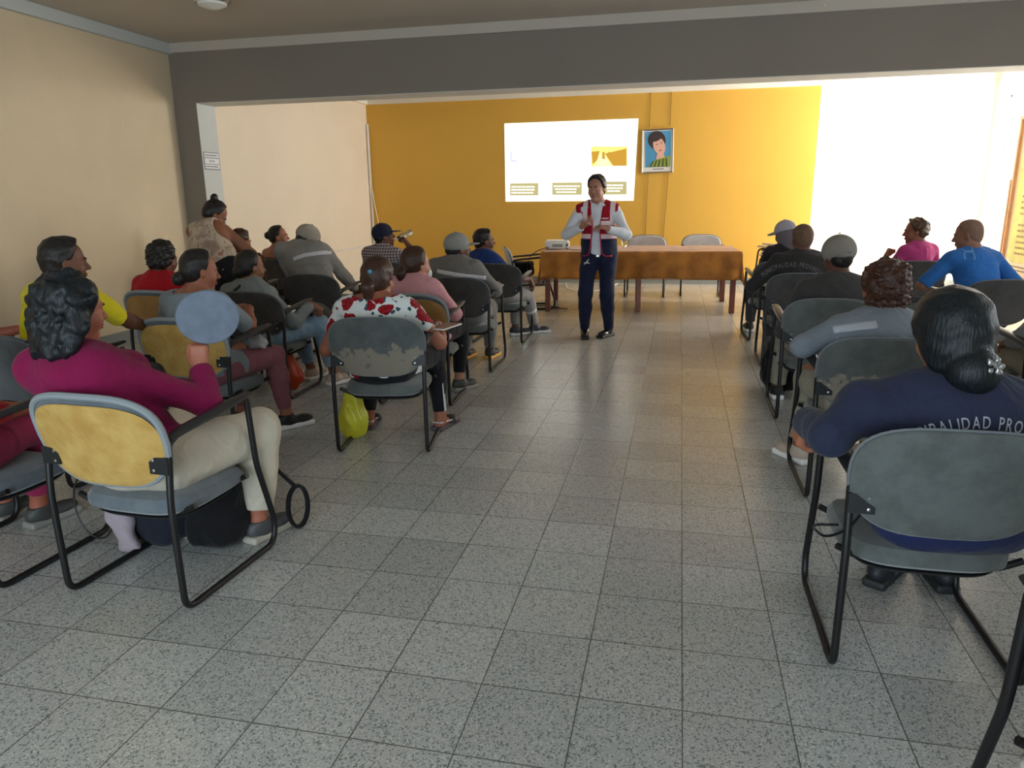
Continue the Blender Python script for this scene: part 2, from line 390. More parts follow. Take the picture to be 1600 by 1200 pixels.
for z in (1.988, 1.86):
    o = MB()
    rnd = random.Random(3)
    y = -.12
    while y < .12:
        wd = .008+rnd.random()*.01; o.box((.0055, y, z-1.82), (.001, wd, .014)); y += wd+.006
    o.build('lettering', Mink, SG, smooth=False)
# ceiling lamp rim at the top edge
CL = thing('ceiling_lamp', 'round chrome-rimmed ceiling lamp cut by the top edge', 'lamp', (0, 0, 0))
p = at(330, -8, 3.0); k = (ZC-CAMZ)/(p.z-CAMZ); p = Vector((p.x*k, p.y*k, ZC)); CL.location = p
MB().lathe([(.13, 0), (.16, -.01), (.165, -.045), (.14, -.07)], n=32).build('rim', mat('chrome', 'D8D8D8', .12, 1), CL)
MB().lathe([(.135, -.03), (.12, -.085), (.06, -.11), (.001, -.115)], n=32).build('lamp_shade', mat('frosted_glass', 'E8E6E0', .3), CL)

# tall poster board at the right wall
PB = thing('poster_board', 'tall wood-framed yellow poster board standing against the right wall', 'poster', (4.28, 10.2, 0))
Mwood = mat('pale_wood', 'D3A172', .45, var=.12, vscale=6)
MB().box((.02, 0, 1.36), (.02, 2.1, 2.0)).build('panel', mat('poster_cream', 'EFD9B4', .6), PB, smooth=False)
fr = MB()
for (c, d) in (((0, 1.06, 1.36), (.05, .06, 2.06)), ((0, -1.06, 1.36), (.05, .06, 2.06)), ((0, 0, .36), (.05, 2.1, .05)), ((0, 0, 2.38), (.05, 2.1, .05))): fr.box(c, d)
fr.build('frame', Mwood, PB, smooth=False, bev=.004)
MB().box((-.01, 1.10, .98), (.05, .05, 1.25)).build('stand_post', Mwood, PB, smooth=False, bev=.004)
MB().box((-.01, 1.06, .18), (.05, .08, .36)).build('leg', Mwood, PB, smooth=False); MB().box((-.01, -1.06, .18), (.05, .08, .36)).build('leg', Mwood, PB, smooth=False)
MB().poly([(.007, .93, .62), (.007, .93, 2.3), (.007, -1.0, 2.3), (.007, -1.0, .58), (.007, .4, .56), (.007, .80, .55)], .003, (-1, 0, 0)).build('poster_sheet', mat('poster_yellow', 'E8D24E', .5, col2='B9B04A', vscale=3), PB, smooth=False)
mb = MB(); rnd = random.Random(5)
for row in range(16):
    z = 1.75-row*.072; y = .74
    if row in (4, 9): continue
    while y > -.9:
        wd = .03+rnd.random()*.07
        mb.box((.0025, y-wd/2, z), (.002, wd, .026)); y -= wd+.02
mb.build('poster_text', mat('poster_ink', '9A7A2A', .6), PB, smooth=False)
mb = MB(); rnd = random.Random(6)
for z in (.50, .455):
    y = .9
    while y > -.9:
        wd = .02+rnd.random()*.05; mb.box((.0085, y-wd/2, z), (.003, wd, .02)); y -= wd+.015
mb.build('poster_caption', mat('poster_ink2', '8A7A66', .6), PB, smooth=False)
# ------------------------------------------------------------------ chairs
Mtube = mat('black_tube', '1E1C1D', .42, .3, spec=.5, bump=.05, bscale=30)
Mpad = mat('arm_plastic', '2B2A2B', .38)
Mbr = mat('bracket_steel', '17181A', .5)
Mscrew = mat('screw_zinc', 'B9B9B9', .35, 1)
def fabric(name, c1, c2, sc=9, dust=None):
    M = mat(name, c1, .95, spec=.2, sheen=.3); N, L, B = nodes(M)
    tc = N.new('ShaderNodeTexCoord')
    n = N.new('ShaderNodeTexNoise'); n.inputs['Scale'].default_value = sc; n.inputs['Detail'].default_value = 8; n.inputs['Roughness'].default_value = .65
    L.new(tc.outputs['Object'], n.inputs['Vector'])
    r = N.new('ShaderNodeValToRGB'); L.new(n.outputs[0], r.inputs[0])
    r.color_ramp.elements[0].position = .42; r.color_ramp.elements[1].position = .60
    r.color_ramp.elements[0].color = (*lin(c1), 1); r.color_ramp.elements[1].color = (*lin(c2), 1)
    out = r.outputs[0]
    if dust:
        # worn, dusty patches on the lower half of the shell
        sp = N.new('ShaderNodeSeparateXYZ'); L.new(tc.outputs['Object'], sp.inputs[0])
        q = N.new('ShaderNodeMapRange'); L.new(sp.outputs[2], q.inputs['Value']); q.inputs['From Min'].default_value = .70; q.inputs['From Max'].default_value = .56
        n2 = N.new('ShaderNodeTexNoise'); n2.inputs['Scale'].default_value = 14; n2.inputs['Detail'].default_value = 9; n2.inputs['Roughness'].default_value = .7; L.new(tc.outputs['Object'], n2.inputs['Vector'])
        ad = N.new('ShaderNodeMath'); ad.operation = 'ADD'; L.new(q.outputs[0], ad.inputs[0]); n2b = N.new('ShaderNodeMath'); n2b.operation = 'MULTIPLY_ADD'; L.new(n2.outputs[0], n2b.inputs[0]); n2b.inputs[1].default_value = 3.2; n2b.inputs[2].default_value = -1.1; L.new(n2b.outputs[0], ad.inputs[1])
        st_ = N.new('ShaderNodeMapRange'); L.new(ad.outputs[0], st_.inputs['Value']); st_.inputs['From Min'].default_value = .98; st_.inputs['From Max'].default_value = 1.12
        mx = N.new('ShaderNodeMix'); mx.data_type = 'RGBA'; L.new(st_.outputs[0], mx.inputs[0]); L.new(out, mx.inputs[6]); mx.inputs[7].default_value = (*lin(dust), 1); out = mx.outputs[2]
    L.new(out, B.inputs['Base Color'])
    n4 = N.new('ShaderNodeTexNoise'); n4.inputs['Scale'].default_value = 420; n4.inputs['Detail'].default_value = 2; L.new(tc.outputs['Object'], n4.inputs['Vector'])
    bp = N.new('ShaderNodeBump'); bp.inputs['Strength'].default_value = .3; bp.inputs['Distance'].default_value = .002; L.new(n4.outputs[0], bp.inputs['Height']); L.new(bp.outputs[0], B.inputs['Normal'])
    return M
FG = fabric('grey_fabric', '626664', '555856'); FGd = fabric('worn_grey_fabric', '5A5E5D', '4E5251', dust='837B6E')
FB = fabric('slate_fabric', '686F74', '5A6168'); FL = fabric('light_grey_fabric', 'BDBDC2', 'AFB0B5'); FD = fabric('dark_grey_fabric', '4B4847', '413E3D')
Mfoam = mat('bare_foam', 'C7A35C', .9, col2='B48B45', vscale=12, bump=.5, bscale=40)
Mply = mat('bare_plywood', 'A67C44', .7, col2='8E6532', vscale=5, bump=.1)
Mpipe = mat('piping_grey', '8A9094', .8)

def backshape(w, h, z0, th, bow, y0, n=40, inset=0.0):
    """rounded back shell: list of (x, z) outline, wider at mid height, and y from the bow"""
    pts = []
    for k in range(n):
        a = 2*PI*k/n; c, s = math.cos(a), math.sin(a)
        e = .62 if s > 0 else .50
        x = math.copysign(abs(c)**e, c)*(w/2-inset); z = math.copysign(abs(s)**(.62 if s > 0 else .66), s)*(h/2-inset)
        if z < 0: x *= 1-.20*(-z/(h/2))**1.6
        pts.append((x, z0+h/2+z))
    return pts
def shell(w, h, z0, y, th, bow, rec, rings=7, inset=0., puff=.0):
    """closed, pillow-like curved panel. y grows forward. rec = recline"""
    bm = bmesh.new(); n = 44; zc = z0+h/2
    out = backshape(w, h, z0, th, bow, y, n, inset)
    def pos(x, z, side, f):
        yy = y+bow*(x/(w/2))**2*1.0-rec*(z-z0)/h
        if side > 0: yy += th/2+puff*(1-f**2)
        else: yy -= th/2
        return (x, yy, z)
    prev = None; rows = []
    seq = [(-1, i/rings) for i in range(1, rings)]+[(-1, .97), (0, 1.0), (1, .97)]+[(1, i/rings) for i in range(rings-1, 0, -1)]
    for side, f in seq:
        row = []
        for (x, z) in out:
            X = x*f; Z = zc+(z-zc)*f
            if side == 0:
                a = pos(X*1.0, Z, 1, 1); b = pos(X, Z, -1, 1); p = ((a[0]+b[0])/2, (a[1]+b[1])/2, (a[2]+b[2])/2)
            else: p = pos(X, Z, side, f)
            row.append(bm.verts.new(p))
        rows.append(row)
    for A, B2 in zip(rows, rows[1:]):
        for j in range(n): bm.faces.new((A[j], A[(j+1) % n], B2[(j+1) % n], B2[j]))
    for row, side in ((rows[0], -1), (rows[-1], 1)):
        c = bm.verts.new(pos(0, zc, side, 0))
        for j in range(n): bm.faces.new((c, row[(j+1) % n], row[j]) if side < 0 else (c, row[j], row[(j+1) % n]))
    M = MB(); M.bm.free(); M.bm = bm; return M
def seat_mesh(w=.49, d=.47, z=.405, th=.075, y0=.03, under=False):
    bm = bmesh.new(); n = 40; rows = []
    prof = [(.25, .0), (.6, .0), (.9, .002), (1.0, .02), (1.0, .045), (.94, .066), (.75, .075), (.45, .070), (.2, .064)]
    if under: prof = [(.3, .0), (.9, 0), (.95, .012), (.8, .02), (.3, .02)]
    for f, h in prof:
        row = []
        for k in range(n):
            a = 2*PI*k/n; c, s = math.cos(a), math.sin(a)
            x = math.copysign(abs(c)**.55, c)*w/2*f; y = math.copysign(abs(s)**.55, s)*d/2*f
            zz = z-th+h*th/.075-.03*max(0, (y/(d/2)))**4 if not under else z-th-.02+h
            row.append(bm.verts.new((x, y+y0, zz)))
        rows.append(row)
    for A, B2 in zip(rows, rows[1:]):
        for j in range(n): bm.faces.new((A[j], A[(j+1) % n], B2[(j+1) % n], B2[j]))
    bm.faces.new(rows[0][::-1]); bm.faces.new(rows[-1])
    M = MB(); M.bm.free(); M.bm = bm; return M
def make_chair(kind='grey', shellm=None, seatm=None, name='conference_chair'):
    t = thing(name, 'chair', 'chair')
    sm = shellm or FG; qm = seatm or FG
    for s in (-1, 1):
        X = .262*s
        path = smooth_path([(X, -.20, .655), (X, -.235, .64), (X, -.262, .42), (X, -.255, .013), (X, .30, .013), (X, .325, .10), (X, .235, .40), (X, .215, .67)], .055, 6)
        MB().tube(path, .0125, 10).build('side_frame', Mtube, t)
        pad = [(X, -.235, .655), (X, -.16, .668), (X, 0, .680), (X, .15, .693), (X, .235, .698)]
        MB().tube(pad, .012, 10, flat=2.0, rs=[.010, .014, .015, .014, .009]).build('armrest', Mpad, t)
        MB().ball((X, -.17, .012), .014, (1, 1, .9), 6).build('foot', Mbr, t); MB().ball((X, .25, .012), .014, (1, 1, .9), 6).build('foot', Mbr, t)
    # cross bars under the seat
    cb = MB()
    for y in (-.14, .17):
        cb.tube(smooth_path([(-.262, y, .37), (-.19, y, .335), (.19, y, .335), (.262, y, .37)], .05, 5), .011, 8)
    cb.build('cross_bar', Mtube, t)
    seat_mesh().build('seat', qm, t)
    seat_mesh(w=.46, d=.44, under=True).build('seat_pan', Mbr, t)
    if kind in ('foam', 'ply'):
        pad = shell(.54, .345, .470, -.225, .030, .030, .085, puff=.025); pad.build('backrest', FB, t)
        shell(.53, .318, .466, -.246, .010, .030, .078).build('bare_back', Mfoam if kind == 'foam' else Mply, t)
        t.children[-1]['label'] = 'bare yellow foam back' if kind == 'foam' else 'bare brown plywood back'
        o = backshape(.54, .345, .470, 0, 0, 0, 44)
        MB().tube([(x, -.238+.030*(x/.27)**2-.085*(z-.47)/.345, z) for x, z in o], .0125, 8, closed=True).build('piping', Mpipe, t)
    else:
        shell(.54, .345, .470, -.222, .030, .030, .085, puff=.022).build('back_pad', qm, t)
        shell(.545, .35, .468, -.248, .016, .030, .085).build('backrest', sm, t)
        o = backshape(.548, .353, .4665, 0, 0, 0, 44)
        MB().tube([(x, -.236+.030*(x/.27)**2-.085*(z-.47)/.345, z) for x, z in o], .0055, 6, closed=True).build('piping', mat('piping_dark', '6E7376', .8), t)
    for s in (-1, 1):
        b = MB().box((.232*s, -.258, .565), (.075, .008, .062)); bo = b.build('bracket', Mbr, t, smooth=False)
        sc = MB()
        for z in (.585, .548): sc.lathe([(.006, 0), (.006, .003), (.003, .004)], M=Matrix.Translation((.212*s, -.262, z)) @ Matrix.Rotation(R(90), 4, 'X'), n=8)
        sc.build('screw', Mscrew, bo)
    return t
PROTO = {}
def chair(kind, x, y, deg, label, group=None, scale=1.0):
    """x, y: middle of the chair's footprint"""
    k = kind
    if k not in PROTO:
        a = dict(grey=('grey', FG, FG), worn=('grey', FGd, FG), slate=('grey', FB, FB), dark=('grey', FD, FG), light=('grey', FL, FL), foam=('foam', None, FB), ply=('ply', None, FG))[k]
        t = make_chair(*a); PROTO[k] = t
    else: t = copy_tree(PROTO[k])
    t.location = (x, y, 0); t.rotation_euler = (0, 0, R(deg)); t.scale = (scale,)*3
    tag(t, label, 'chair', group)
    return t
# rear feet positions measured on the floor; the footprint's middle lies .26 ahead of them
def ch(kind, x, yr, deg, label, group=None, scale=1.0):
    a = R(deg); return chair(kind, x-math.sin(a)*.26, yr+math.cos(a)*.26, deg, label, group, scale)
GL, GR = 'chairs of the left block', 'chairs of the right block'
ch('foam', -1.95, 2.07, -3, 'sled chair with bare yellow foam back under the woman in magenta', GL)
ch('slate', -2.76, 2.05, -2, 'grey sled chair at the left edge under the person in pink trousers', GL)
ch('worn', -1.64, 3.80, 10, 'grey sled chair with scuffed dusty back behind the floral blouse', GL)
ch('foam', -2.73, 3.60, 2, 'sled chair with yellow foam back under the woman in light grey tee', GL)
ch('dark', -3.05, 4.78, 3, 'dark grey sled chair under the woman in jeans with hoop earrings', GL)
ch('ply', -1.81, 4.80, 3, 'sled chair with bare plywood back under the pink sweater', GL)
ch('dark', -1.79, 5.90, 0, 'dark sled chair behind the man in grey jacket and flat-brimmed cap', GL)
ch('dark', -3.19, 6.02, 2, 'dark sled chair behind the broad man in beige cap and jacket', GL)
ch('dark', -1.79, 7.20, 0, 'dark sled chair under the man in blue shirt, arm on its rest', GL)
ch('dark', -4.45, 7.62, 2, 'dark sled chair behind the bare-shouldered woman', GL)
ch('ply', -3.79, 4.74, -4, 'sled chair with brown back under the curly-haired woman in red', GL)
ch('dark', -3.0, 7.30, 0, 'dark sled chair under the drinking man in checked shirt', GL)
ch('slate', -3.29, 2.98, -3, 'grey sled chair under the man in yellow, mostly hidden', GL)
ch('slate', -4.08, 3.02, -3, 'grey sled chair at the left edge in shadow under dark blue trousers', GL)
ch('dark', -4.12, 6.10, 0, 'dark sled chair half hidden behind the standing woman in tan blouse', GL)
ch('grey', .785, 2.17, 0, 'large grey sled chair nearest on the right, under the navy sweater', GR)
ch('worn', .92, 3.56, 1, 'grey sled chair with peeling back under the red-haired person', GR)
ch('grey', .935, 4.90, 0, 'grey sled chair under the person in dark shirt and beige cap', GR)
ch('dark', 1.00, 6.50, 0, 'dark sled chair under the man in dark lettered sweater', GR)
ch('dark', 2.24, 7.80, 6, 'grey sled chair behind the young man in pink', GR)
ch('dark', 2.36, 6.15, 10, 'brown-grey sled chair behind the blue tee, at the right', GR)
ch('grey', 2.08, 4.30, 4, 'grey sled chair at the right edge under the person in grey sweater', GR)
ch('grey', .985, 1.03, 2, 'black-framed sled chair cut by the bottom right corner', GR)
GT = 'chairs at the cloth-covered table'
ch('light', -.48, 11.55, 180, 'light grey chair behind the table, by the water bottle', GT, 1.07)
ch('light', .33, 11.75, 180, 'light grey chair behind the table, right of the presenter', GT, 1.07)
ch('light', -2.22, 9.72, -72, 'light grey chair turned sideways at the left end of the table', GT)
# ------------------------------------------------------------------ smooth-blended volumes turned into meshes
V = lambda *a: np.array(a, float)
def unit(v):
    v = np.asarray(v, float); return v/max(1e-9, np.linalg.norm(v))
class Sdf:
    def __init__(s): s.p = []
    def cone(s, a, b, ra, rb, k=.02, op='u', flat=None):
        """tapered limb; flat = (direction, factor) squeezes it along that direction"""
        a = V(*a); b = V(*b); c = (a+b)/2; r = np.linalg.norm(b-a)/2+max(ra, rb)
        s.p.append(('c', a, b, ra, rb, k, op, c, r, flat)); return s
    def ell(s, c, r, M=None, k=.02, op='u'):
        c = V(*c); r = V(*r); s.p.append(('e', c, r, (np.eye(3) if M is None else M), None, k, op, c, r.max(), None)); return s
    def box(s, c, h, M=None, rad=.01, k=.01, op='u'):
        c = V(*c); h = V(*h); s.p.append(('b', c, h, (np.eye(3) if M is None else M), rad, k, op, c, np.linalg.norm(h)+rad, None)); return s
    def plane(s, p, n, op='i', k=.004):
        """keep the side away from n"""
        s.p.append(('p', V(*p), unit(n), None, None, k, op, V(*p), 1e9, None)); return s
    def cutcone(s, a, b, ra, rb, k=.02, flat=None, over=.0):
        """limb with a flat end at b"""
        a = V(*a); b = V(*b); c = (a+b)/2; r = np.linalg.norm(b-a)/2+max(ra, rb)
        s.p.append(('k', a, b, ra, rb, k, 'u', c, r, flat)); return s
    def noise(s, amp, f, seed=0, f2=None, c=None, r=1e9):
        s.p.append(('n', amp, f, seed, None, 0, 'n', V(0, 0, 0), 1e9, None)); return s
    def prim(s, q, P):
        t = q[0]
        if t == 'c' or t == 'k':
            a, b, ra, rb = q[1:5]; ab = b-a; L = max(1e-9, ab@ab); X = P-a
            tt = np.clip((X@ab)/L, 0, 1)[:, None]; D = X-ab*tt
            if q[9] is not None:
                d, fz = q[9]; dv = D@d; D = D+np.outer(dv*(fz-1), d)
            dd = np.sqrt((D*D).sum(1))-(ra+(rb-ra)*tt[:, 0])
            if t == 'k':
                n = ab/math.sqrt(L); dd = np.maximum(dd, (P-b)@n)
            return dd
        if t == 'e':
            X = (P-q[1])@q[3]; k0 = np.sqrt(((X/q[2])**2).sum(1)); k1 = np.sqrt(((X/q[2]**2)**2).sum(1))+1e-9
            return k0*(k0-1)/k1
        if t == 'b':
            X = np.abs((P-q[1])@q[3])-q[2]
            return np.sqrt((np.maximum(X, 0)**2).sum(1))+np.minimum(X.max(1), 0)-q[4]
        if t == 'p': return (P-q[1])@q[2]
    def eval(s, P, prims=None):
        d = np.full(len(P), 1.0)
        for q in (s.p if prims is None else prims):
            if q[0] == 'n':
                amp, f, sd = q[1:4]; f = np.broadcast_to(f, 3); X = P*f+sd*1.7
                w = np.sin(X[:, 1]*1.3+1.7*np.sin(X[:, 2]*.7+sd))+np.sin(X[:, 2]*1.9+1.3*np.sin(X[:, 0]*1.1))+np.sin(X[:, 0]*1.6+1.9*np.sin(X[:, 1]*.8+X[:, 2]*.5))
                d = d+amp*w/2; continue
            e = s.prim(q, P); k = q[5]
            if q[6] == 'u':
                h = np.maximum(k-np.abs(d-e), 0)/max(k, 1e-6); d = np.minimum(d, e)-h*h*k/4
            elif q[6] == 's':
                e = -e; h = np.maximum(k-np.abs(d-e), 0)/max(k, 1e-6); d = np.maximum(d, e)+h*h*k/4
            else:
                h = np.maximum(k-np.abs(d-e), 0)/max(k, 1e-6); d = np.maximum(d, e)+h*h*k/4
        return d
    def bounds(s):
        lo = np.full(3, 1e9); hi = -lo
        for q in s.p:
            if q[6] == 'u': lo = np.minimum(lo, q[7]-q[8]); hi = np.maximum(hi, q[7]+q[8])
        return lo-.03, hi+.03
    def mesh(s, h, origin=(0, 0, 0)):
        lo, hi = s.bounds(); Bk = 14; step = Bk*h
        nb = np.ceil((hi-lo)/step).astype(int); n = nb*Bk+1
        F = np.full(n, 1.0, np.float32); rad = step*math.sqrt(3)/2
        g = np.arange(Bk+1)*h; GX, GY, GZ = np.meshgrid(g, g, g, indexing='ij'); G = np.stack([GX.ravel(), GY.ravel(), GZ.ravel()], 1)
        un = [q for q in s.p if q[6] == 'u']
        cen = np.array([q[7] for q in un]); rr = np.array([q[8]+q[5] for q in un])
        for i in range(nb[0]):
            for j in range(nb[1]):
                for k in range(nb[2]):
                    o = lo+np.array([i, j, k])*step; c = o+step/2
                    near = np.linalg.norm(cen-c, axis=1)-rr < rad+.02
                    if not near.any(): continue
                    ids = {id(un[t]) for t in np.nonzero(near)[0]}
                    pr = [q for q in s.p if q[6] != 'u' or id(q) in ids]
                    d0 = s.eval(c[None], pr)[0]
                    sl = (slice(i*Bk, i*Bk+Bk+1), slice(j*Bk, j*Bk+Bk+1), slice(k*Bk, k*Bk+Bk+1))
                    if abs(d0) > rad*1.9: F[sl] = d0; continue
                    F[sl] = s.eval(G+o, pr).reshape(Bk+1, Bk+1, Bk+1)
        return nets(F, lo-V(*origin), h)
_CO = np.array([(i, j, k) for i in (0, 1) for j in (0, 1) for k in (0, 1)])
_ED = [(a, b) for a in range(8) for b in range(a+1, 8) if np.abs(_CO[a]-_CO[b]).sum() == 1]
def nets(F, lo, h):
    Sg = F < 0; nx, ny, nz = F.shape
    cnt = np.zeros((nx-1, ny-1, nz-1), np.int8)
    for c in _CO: cnt += Sg[c[0]:nx-1+c[0], c[1]:ny-1+c[1], c[2]:nz-1+c[2]]
    act = (cnt > 0) & (cnt < 8); idx = np.argwhere(act)
    if len(idx) == 0: return np.zeros((0, 3)), np.zeros((0, 4), int)
    vid = np.full(act.shape, -1, np.int32); vid[act] = np.arange(len(idx))
    vals = np.stack([F[idx[:, 0]+c[0], idx[:, 1]+c[1], idx[:, 2]+c[2]] for c in _CO], 1).astype(float)
    acc = np.zeros((len(idx), 3)); w = np.zeros(len(idx))
    for a, b in _ED:
        va, vb = vals[:, a], vals[:, b]; m = (va < 0) != (vb < 0); t = np.where(m, va/np.where(m, va-vb, 1), 0)
        acc += m[:, None]*(_CO[a]+(_CO[b]-_CO[a])*t[:, None]); w += m
    v = (idx+acc/w[:, None])*h+lo
    quads = []
    for ax in range(3):
        A = [slice(None)]*3; Bq = [slice(None)]*3; A[ax] = slice(0, -1); Bq[ax] = slice(1, None)
        s0 = Sg[tuple(A)]; s1 = Sg[tuple(Bq)]; ed = np.argwhere(s0 != s1)
        u, vv = (ax+1) % 3, (ax+2) % 3
        ok = (ed[:, u] > 0) & (ed[:, vv] > 0) & (ed[:, u] < F.shape[u]-1) & (ed[:, vv] < F.shape[vv]-1); ed = ed[ok]
        fl = s0[tuple(ed.T)]
        def cell(du, dv):
            e = ed.copy(); e[:, u] += du; e[:, vv] += dv; return vid[tuple(e.T)]
        q = np.stack([cell(-1, -1), cell(0, -1), cell(0, 0), cell(-1, 0)], 1); q[~fl] = q[~fl][:, ::-1]
        quads.append(q)
    return v, np.concatenate(quads)
def np_mesh(name, v, q):
    me = bpy.data.meshes.new(name); me.vertices.add(len(v)); me.vertices.foreach_set('co', np.asarray(v, np.float32).ravel())
    me.loops.add(len(q)*4); me.loops.foreach_set('vertex_index', np.asarray(q, np.int32).ravel())
    me.polygons.add(len(q)); me.polygons.foreach_set('loop_start', np.arange(len(q), dtype=np.int32)*4)
    me.update(calc_edges=True); me.validate(); return me
def sdf_obj(name, s, h, m, parent=None, org=(0, 0, 0)):
    v, q = s.mesh(h, org); return link(name, np_mesh(name, v, q), m, parent)

def frame(yaw, pitch=0, roll=0):
    """columns right, forward, up; yaw counter-clockwise from +Y, pitch = nod down, roll = tilt to the right"""
    M = Matrix.Rotation(R(yaw), 3, 'Z') @ Matrix.Rotation(-R(pitch), 3, 'X') @ Matrix.Rotation(R(roll), 3, 'Y')
    return np.array(M)
def ik(a, b, l1, l2, hint):
    """middle joint between a and b"""
    a, b, hint = V(*a), V(*b), unit(hint); d = b-a; L = np.linalg.norm(d); dn = d/max(L, 1e-6)
    if L > (l1+l2)*.995: b = a+dn*(l1+l2)*.995; L = (l1+l2)*.995
    L = max(L, abs(l1-l2)+.02)
    x = (l1*l1-l2*l2+L*L)/(2*L); y = math.sqrt(max(0, l1*l1-x*x)); p = hint-dn*(hint@dn); p = unit(p)
    return a+dn*x+p*y, b
def hand(s, wrist, d, nrm, side, curl=.5, sc=1.0, spread=.06, thumb=.6, k=.004, curls=None):
    """d: direction of the fingers, nrm: direction the palm faces, side: +1 right hand, -1 left"""
    d = unit(d); nrm = V(*nrm); nrm = unit(nrm-d*(nrm@d)); lat = np.cross(d, nrm)*side  # towards the thumb
    if side > 0: lat = np.cross(d, nrm)*1
    lat = unit(np.cross(d, nrm)) * (1 if side > 0 else -1)
    w = V(*wrist)
    pc = w+d*.048*sc
    M = np.stack([lat, d, nrm], 1)
    s.cone(w-d*.01, w+d*.03*sc, .026*sc, .027*sc, .02, flat=(nrm, 1.25))
    s.box(pc+d*.004, (.027*sc, .035*sc, .005*sc), M, rad=.0105*sc, k=.015)
    L = [(.030, .040, .024, .020, .0088), (.010, .045, .027, .021, .0090), (-.011, .041, .025, .020, .0086), (-.030, .032, .019, .018, .0078)]
    for i, (x, a, b, c, r) in enumerate(L):
        cu = curls[i] if curls else curl*(1+.08*i)
        p = w+d*(.086-.006*abs(i-1.2))*sc+lat*x*sc*.93; ang = 0; dd = unit(d+lat*spread*(1.3-i))
        for seg, (ln, f, ka) in enumerate(((a, 1.0, .9), (b, .93, 1.15), (c, .84, .8))):
            ang += cu*ka
            v = unit(dd*math.cos(ang)+nrm*math.sin(ang)); q = p+v*ln*sc
            s.cone(p, q, r*f*sc, r*f*.93*sc, k if seg else .008); p = q
    # thumb leaves the side of the palm near its base
    p = w+d*.022*sc+lat*.024*sc; v = unit(d*.55+lat*(.85-.4*thumb)+nrm*.55*thumb); q = p+v*.036*sc
    s.cone(p, q, .0135*sc, .0108*sc, .014); v2 = unit(d*.85+lat*(.30-.5*thumb)+nrm*.5*thumb); q2 = q+v2*.030*sc
    s.cone(q, q2, .0103*sc, .0094*sc, k); v3 = unit(d*.95+nrm*.4*thumb-lat*.2*thumb); s.cone(q2, q2+v3*.022*sc, .0093*sc, .008*sc, k)
def head_prims(s, c, F, sc=1.0, fem=False, ear=True, jaw=1.0):
    T = lambda x, y, z: V(*c)+F@(V(x, y, z)*sc)
    e = lambda p, r, k, op='u', M=None: s.ell(T(*p), V(*r)*sc, F if M is None else F@M, k, op)
    e((0, -.012, .038), (.074, .094, .080), .03)
    e((0, .022, -.030), (.058*jaw, .066, .082), .035)
    e((0, .000, -.040), (.060*jaw, .060, .060), .03)
    e((0, .064, -.098), (.024, .020, .018), .03)
    e((0, .078, .020), (.044, .016, .010), .015)
    for x in (-1, 1):
        e((.030*x, .097, .002), (.015, .012, .010), .014, 's')
        e((.036*x, .056, -.034), (.024, .026, .024), .025)
        e((.030*x, .080, .001), (.0125, .0095, .0085), .003)
    s.cone(T(0, .084, .010), T(0, .108, -.026), .007*sc, .0105*sc, .010)
    e((0, .096, -.031), (.017, .011, .008), .007)
    e((0, .086, -.056), (.023, .010, .0065), .006); e((0, .085, -.067), (.020, .010, .007), .004)
    e((0, .103, -.0615), (.022, .010, .0016), .003, 's')
    if ear:
        for x in (-1, 1):
            M = np.array(Matrix.Rotation(R(18*x), 3, 'Z') @ Matrix.Rotation(R(-10), 3, 'X'))
            e((.078*x, -.004, -.004), (.0075, .019, .031), .006, 'u', M); e((.086*x, .002, -.002), (.005, .009, .016), .004, 's', M)
    return T
def face_parts(T, F, parent, h, skinlip='8A4A3C', brow='1E1512', org=(0, 0, 0), eyes=True):
    o = V(*org)
    if eyes:
        for x in (-1, 1):
            s = Sdf().ell(T(.030*x, .0795, .001), V(.0100, .0075, .0052), F); e = sdf_obj('eye', s, .0028, mat('eye_white', 'D9D2CB', .25), parent, o)
            s = Sdf().ell(T(.030*x, .0840, .001), V(.0050, .0035, .0048), F); sdf_obj('iris', s, .0018, mat('eye_dark', '1C120E', .2), e, o)
            s = Sdf().cone(T(.014*x, .0945, .022), T(.046*x, .084, .024), .0042, .003, .002); sdf_obj('eyebrow', s, .0026, mat('brow_'+brow, brow, .8), parent, o)
    s = Sdf().ell(T(0, .0915, -.0565), V(.0205, .0068, .0042), F, k=.001).ell(T(0, .0905, -.0668), V(.018, .0068, .0048), F, k=.001)
    sdf_obj('lips', s, .0026, mat('lip_'+skinlip, skinlip, .45), parent, o)

def hairmat(name, c1, c2=None, rough=.42):
    M = mat(name, c1, rough, spec=.35); N, L, B = nodes(M)
    tc = N.new('ShaderNodeTexCoord'); mp = N.new('ShaderNodeMapping'); mp.inputs['Scale'].default_value = (90, 90, 7); L.new(tc.outputs['Object'], mp.inputs[0])
    n = N.new('ShaderNodeTexNoise'); n.inputs['Scale'].default_value = 2.2; n.inputs['Detail'].default_value = 6; n.inputs['Distortion'].default_value = .4; L.new(mp.outputs[0], n.inputs['Vector'])
    r = N.new('ShaderNodeValToRGB'); L.new(n.outputs[0], r.inputs[0]); r.color_ramp.elements[0].position = .35; r.color_ramp.elements[1].position = .7
    c = lin(c1); d = lin(c2) if c2 else tuple(v*2.2+.004 for v in c)
    r.color_ramp.elements[0].color = (*c, 1); r.color_ramp.elements[1].color = (*d, 1); L.new(r.outputs[0], B.inputs['Base Color'])
    bp = N.new('ShaderNodeBump'); bp.inputs['Strength'].default_value = .55; bp.inputs['Distance'].default_value = .006; L.new(n.outputs[0], bp.inputs['Height']); L.new(bp.outputs[0], B.inputs['Normal'])
    return M
def skinmat(c):
    n = 'skin_'+c
    if n in _M: return _M[n]
    M = mat(n, c, .52, spec=.35, bump=.12, bscale=120); b = M.node_tree.nodes['Principled BSDF']
    b.inputs['Subsurface Weight'].default_value = .08; b.inputs['Subsurface Radius'].default_value = (.012, .005, .003); b.inputs['Subsurface Scale'].default_value = .5
    return M
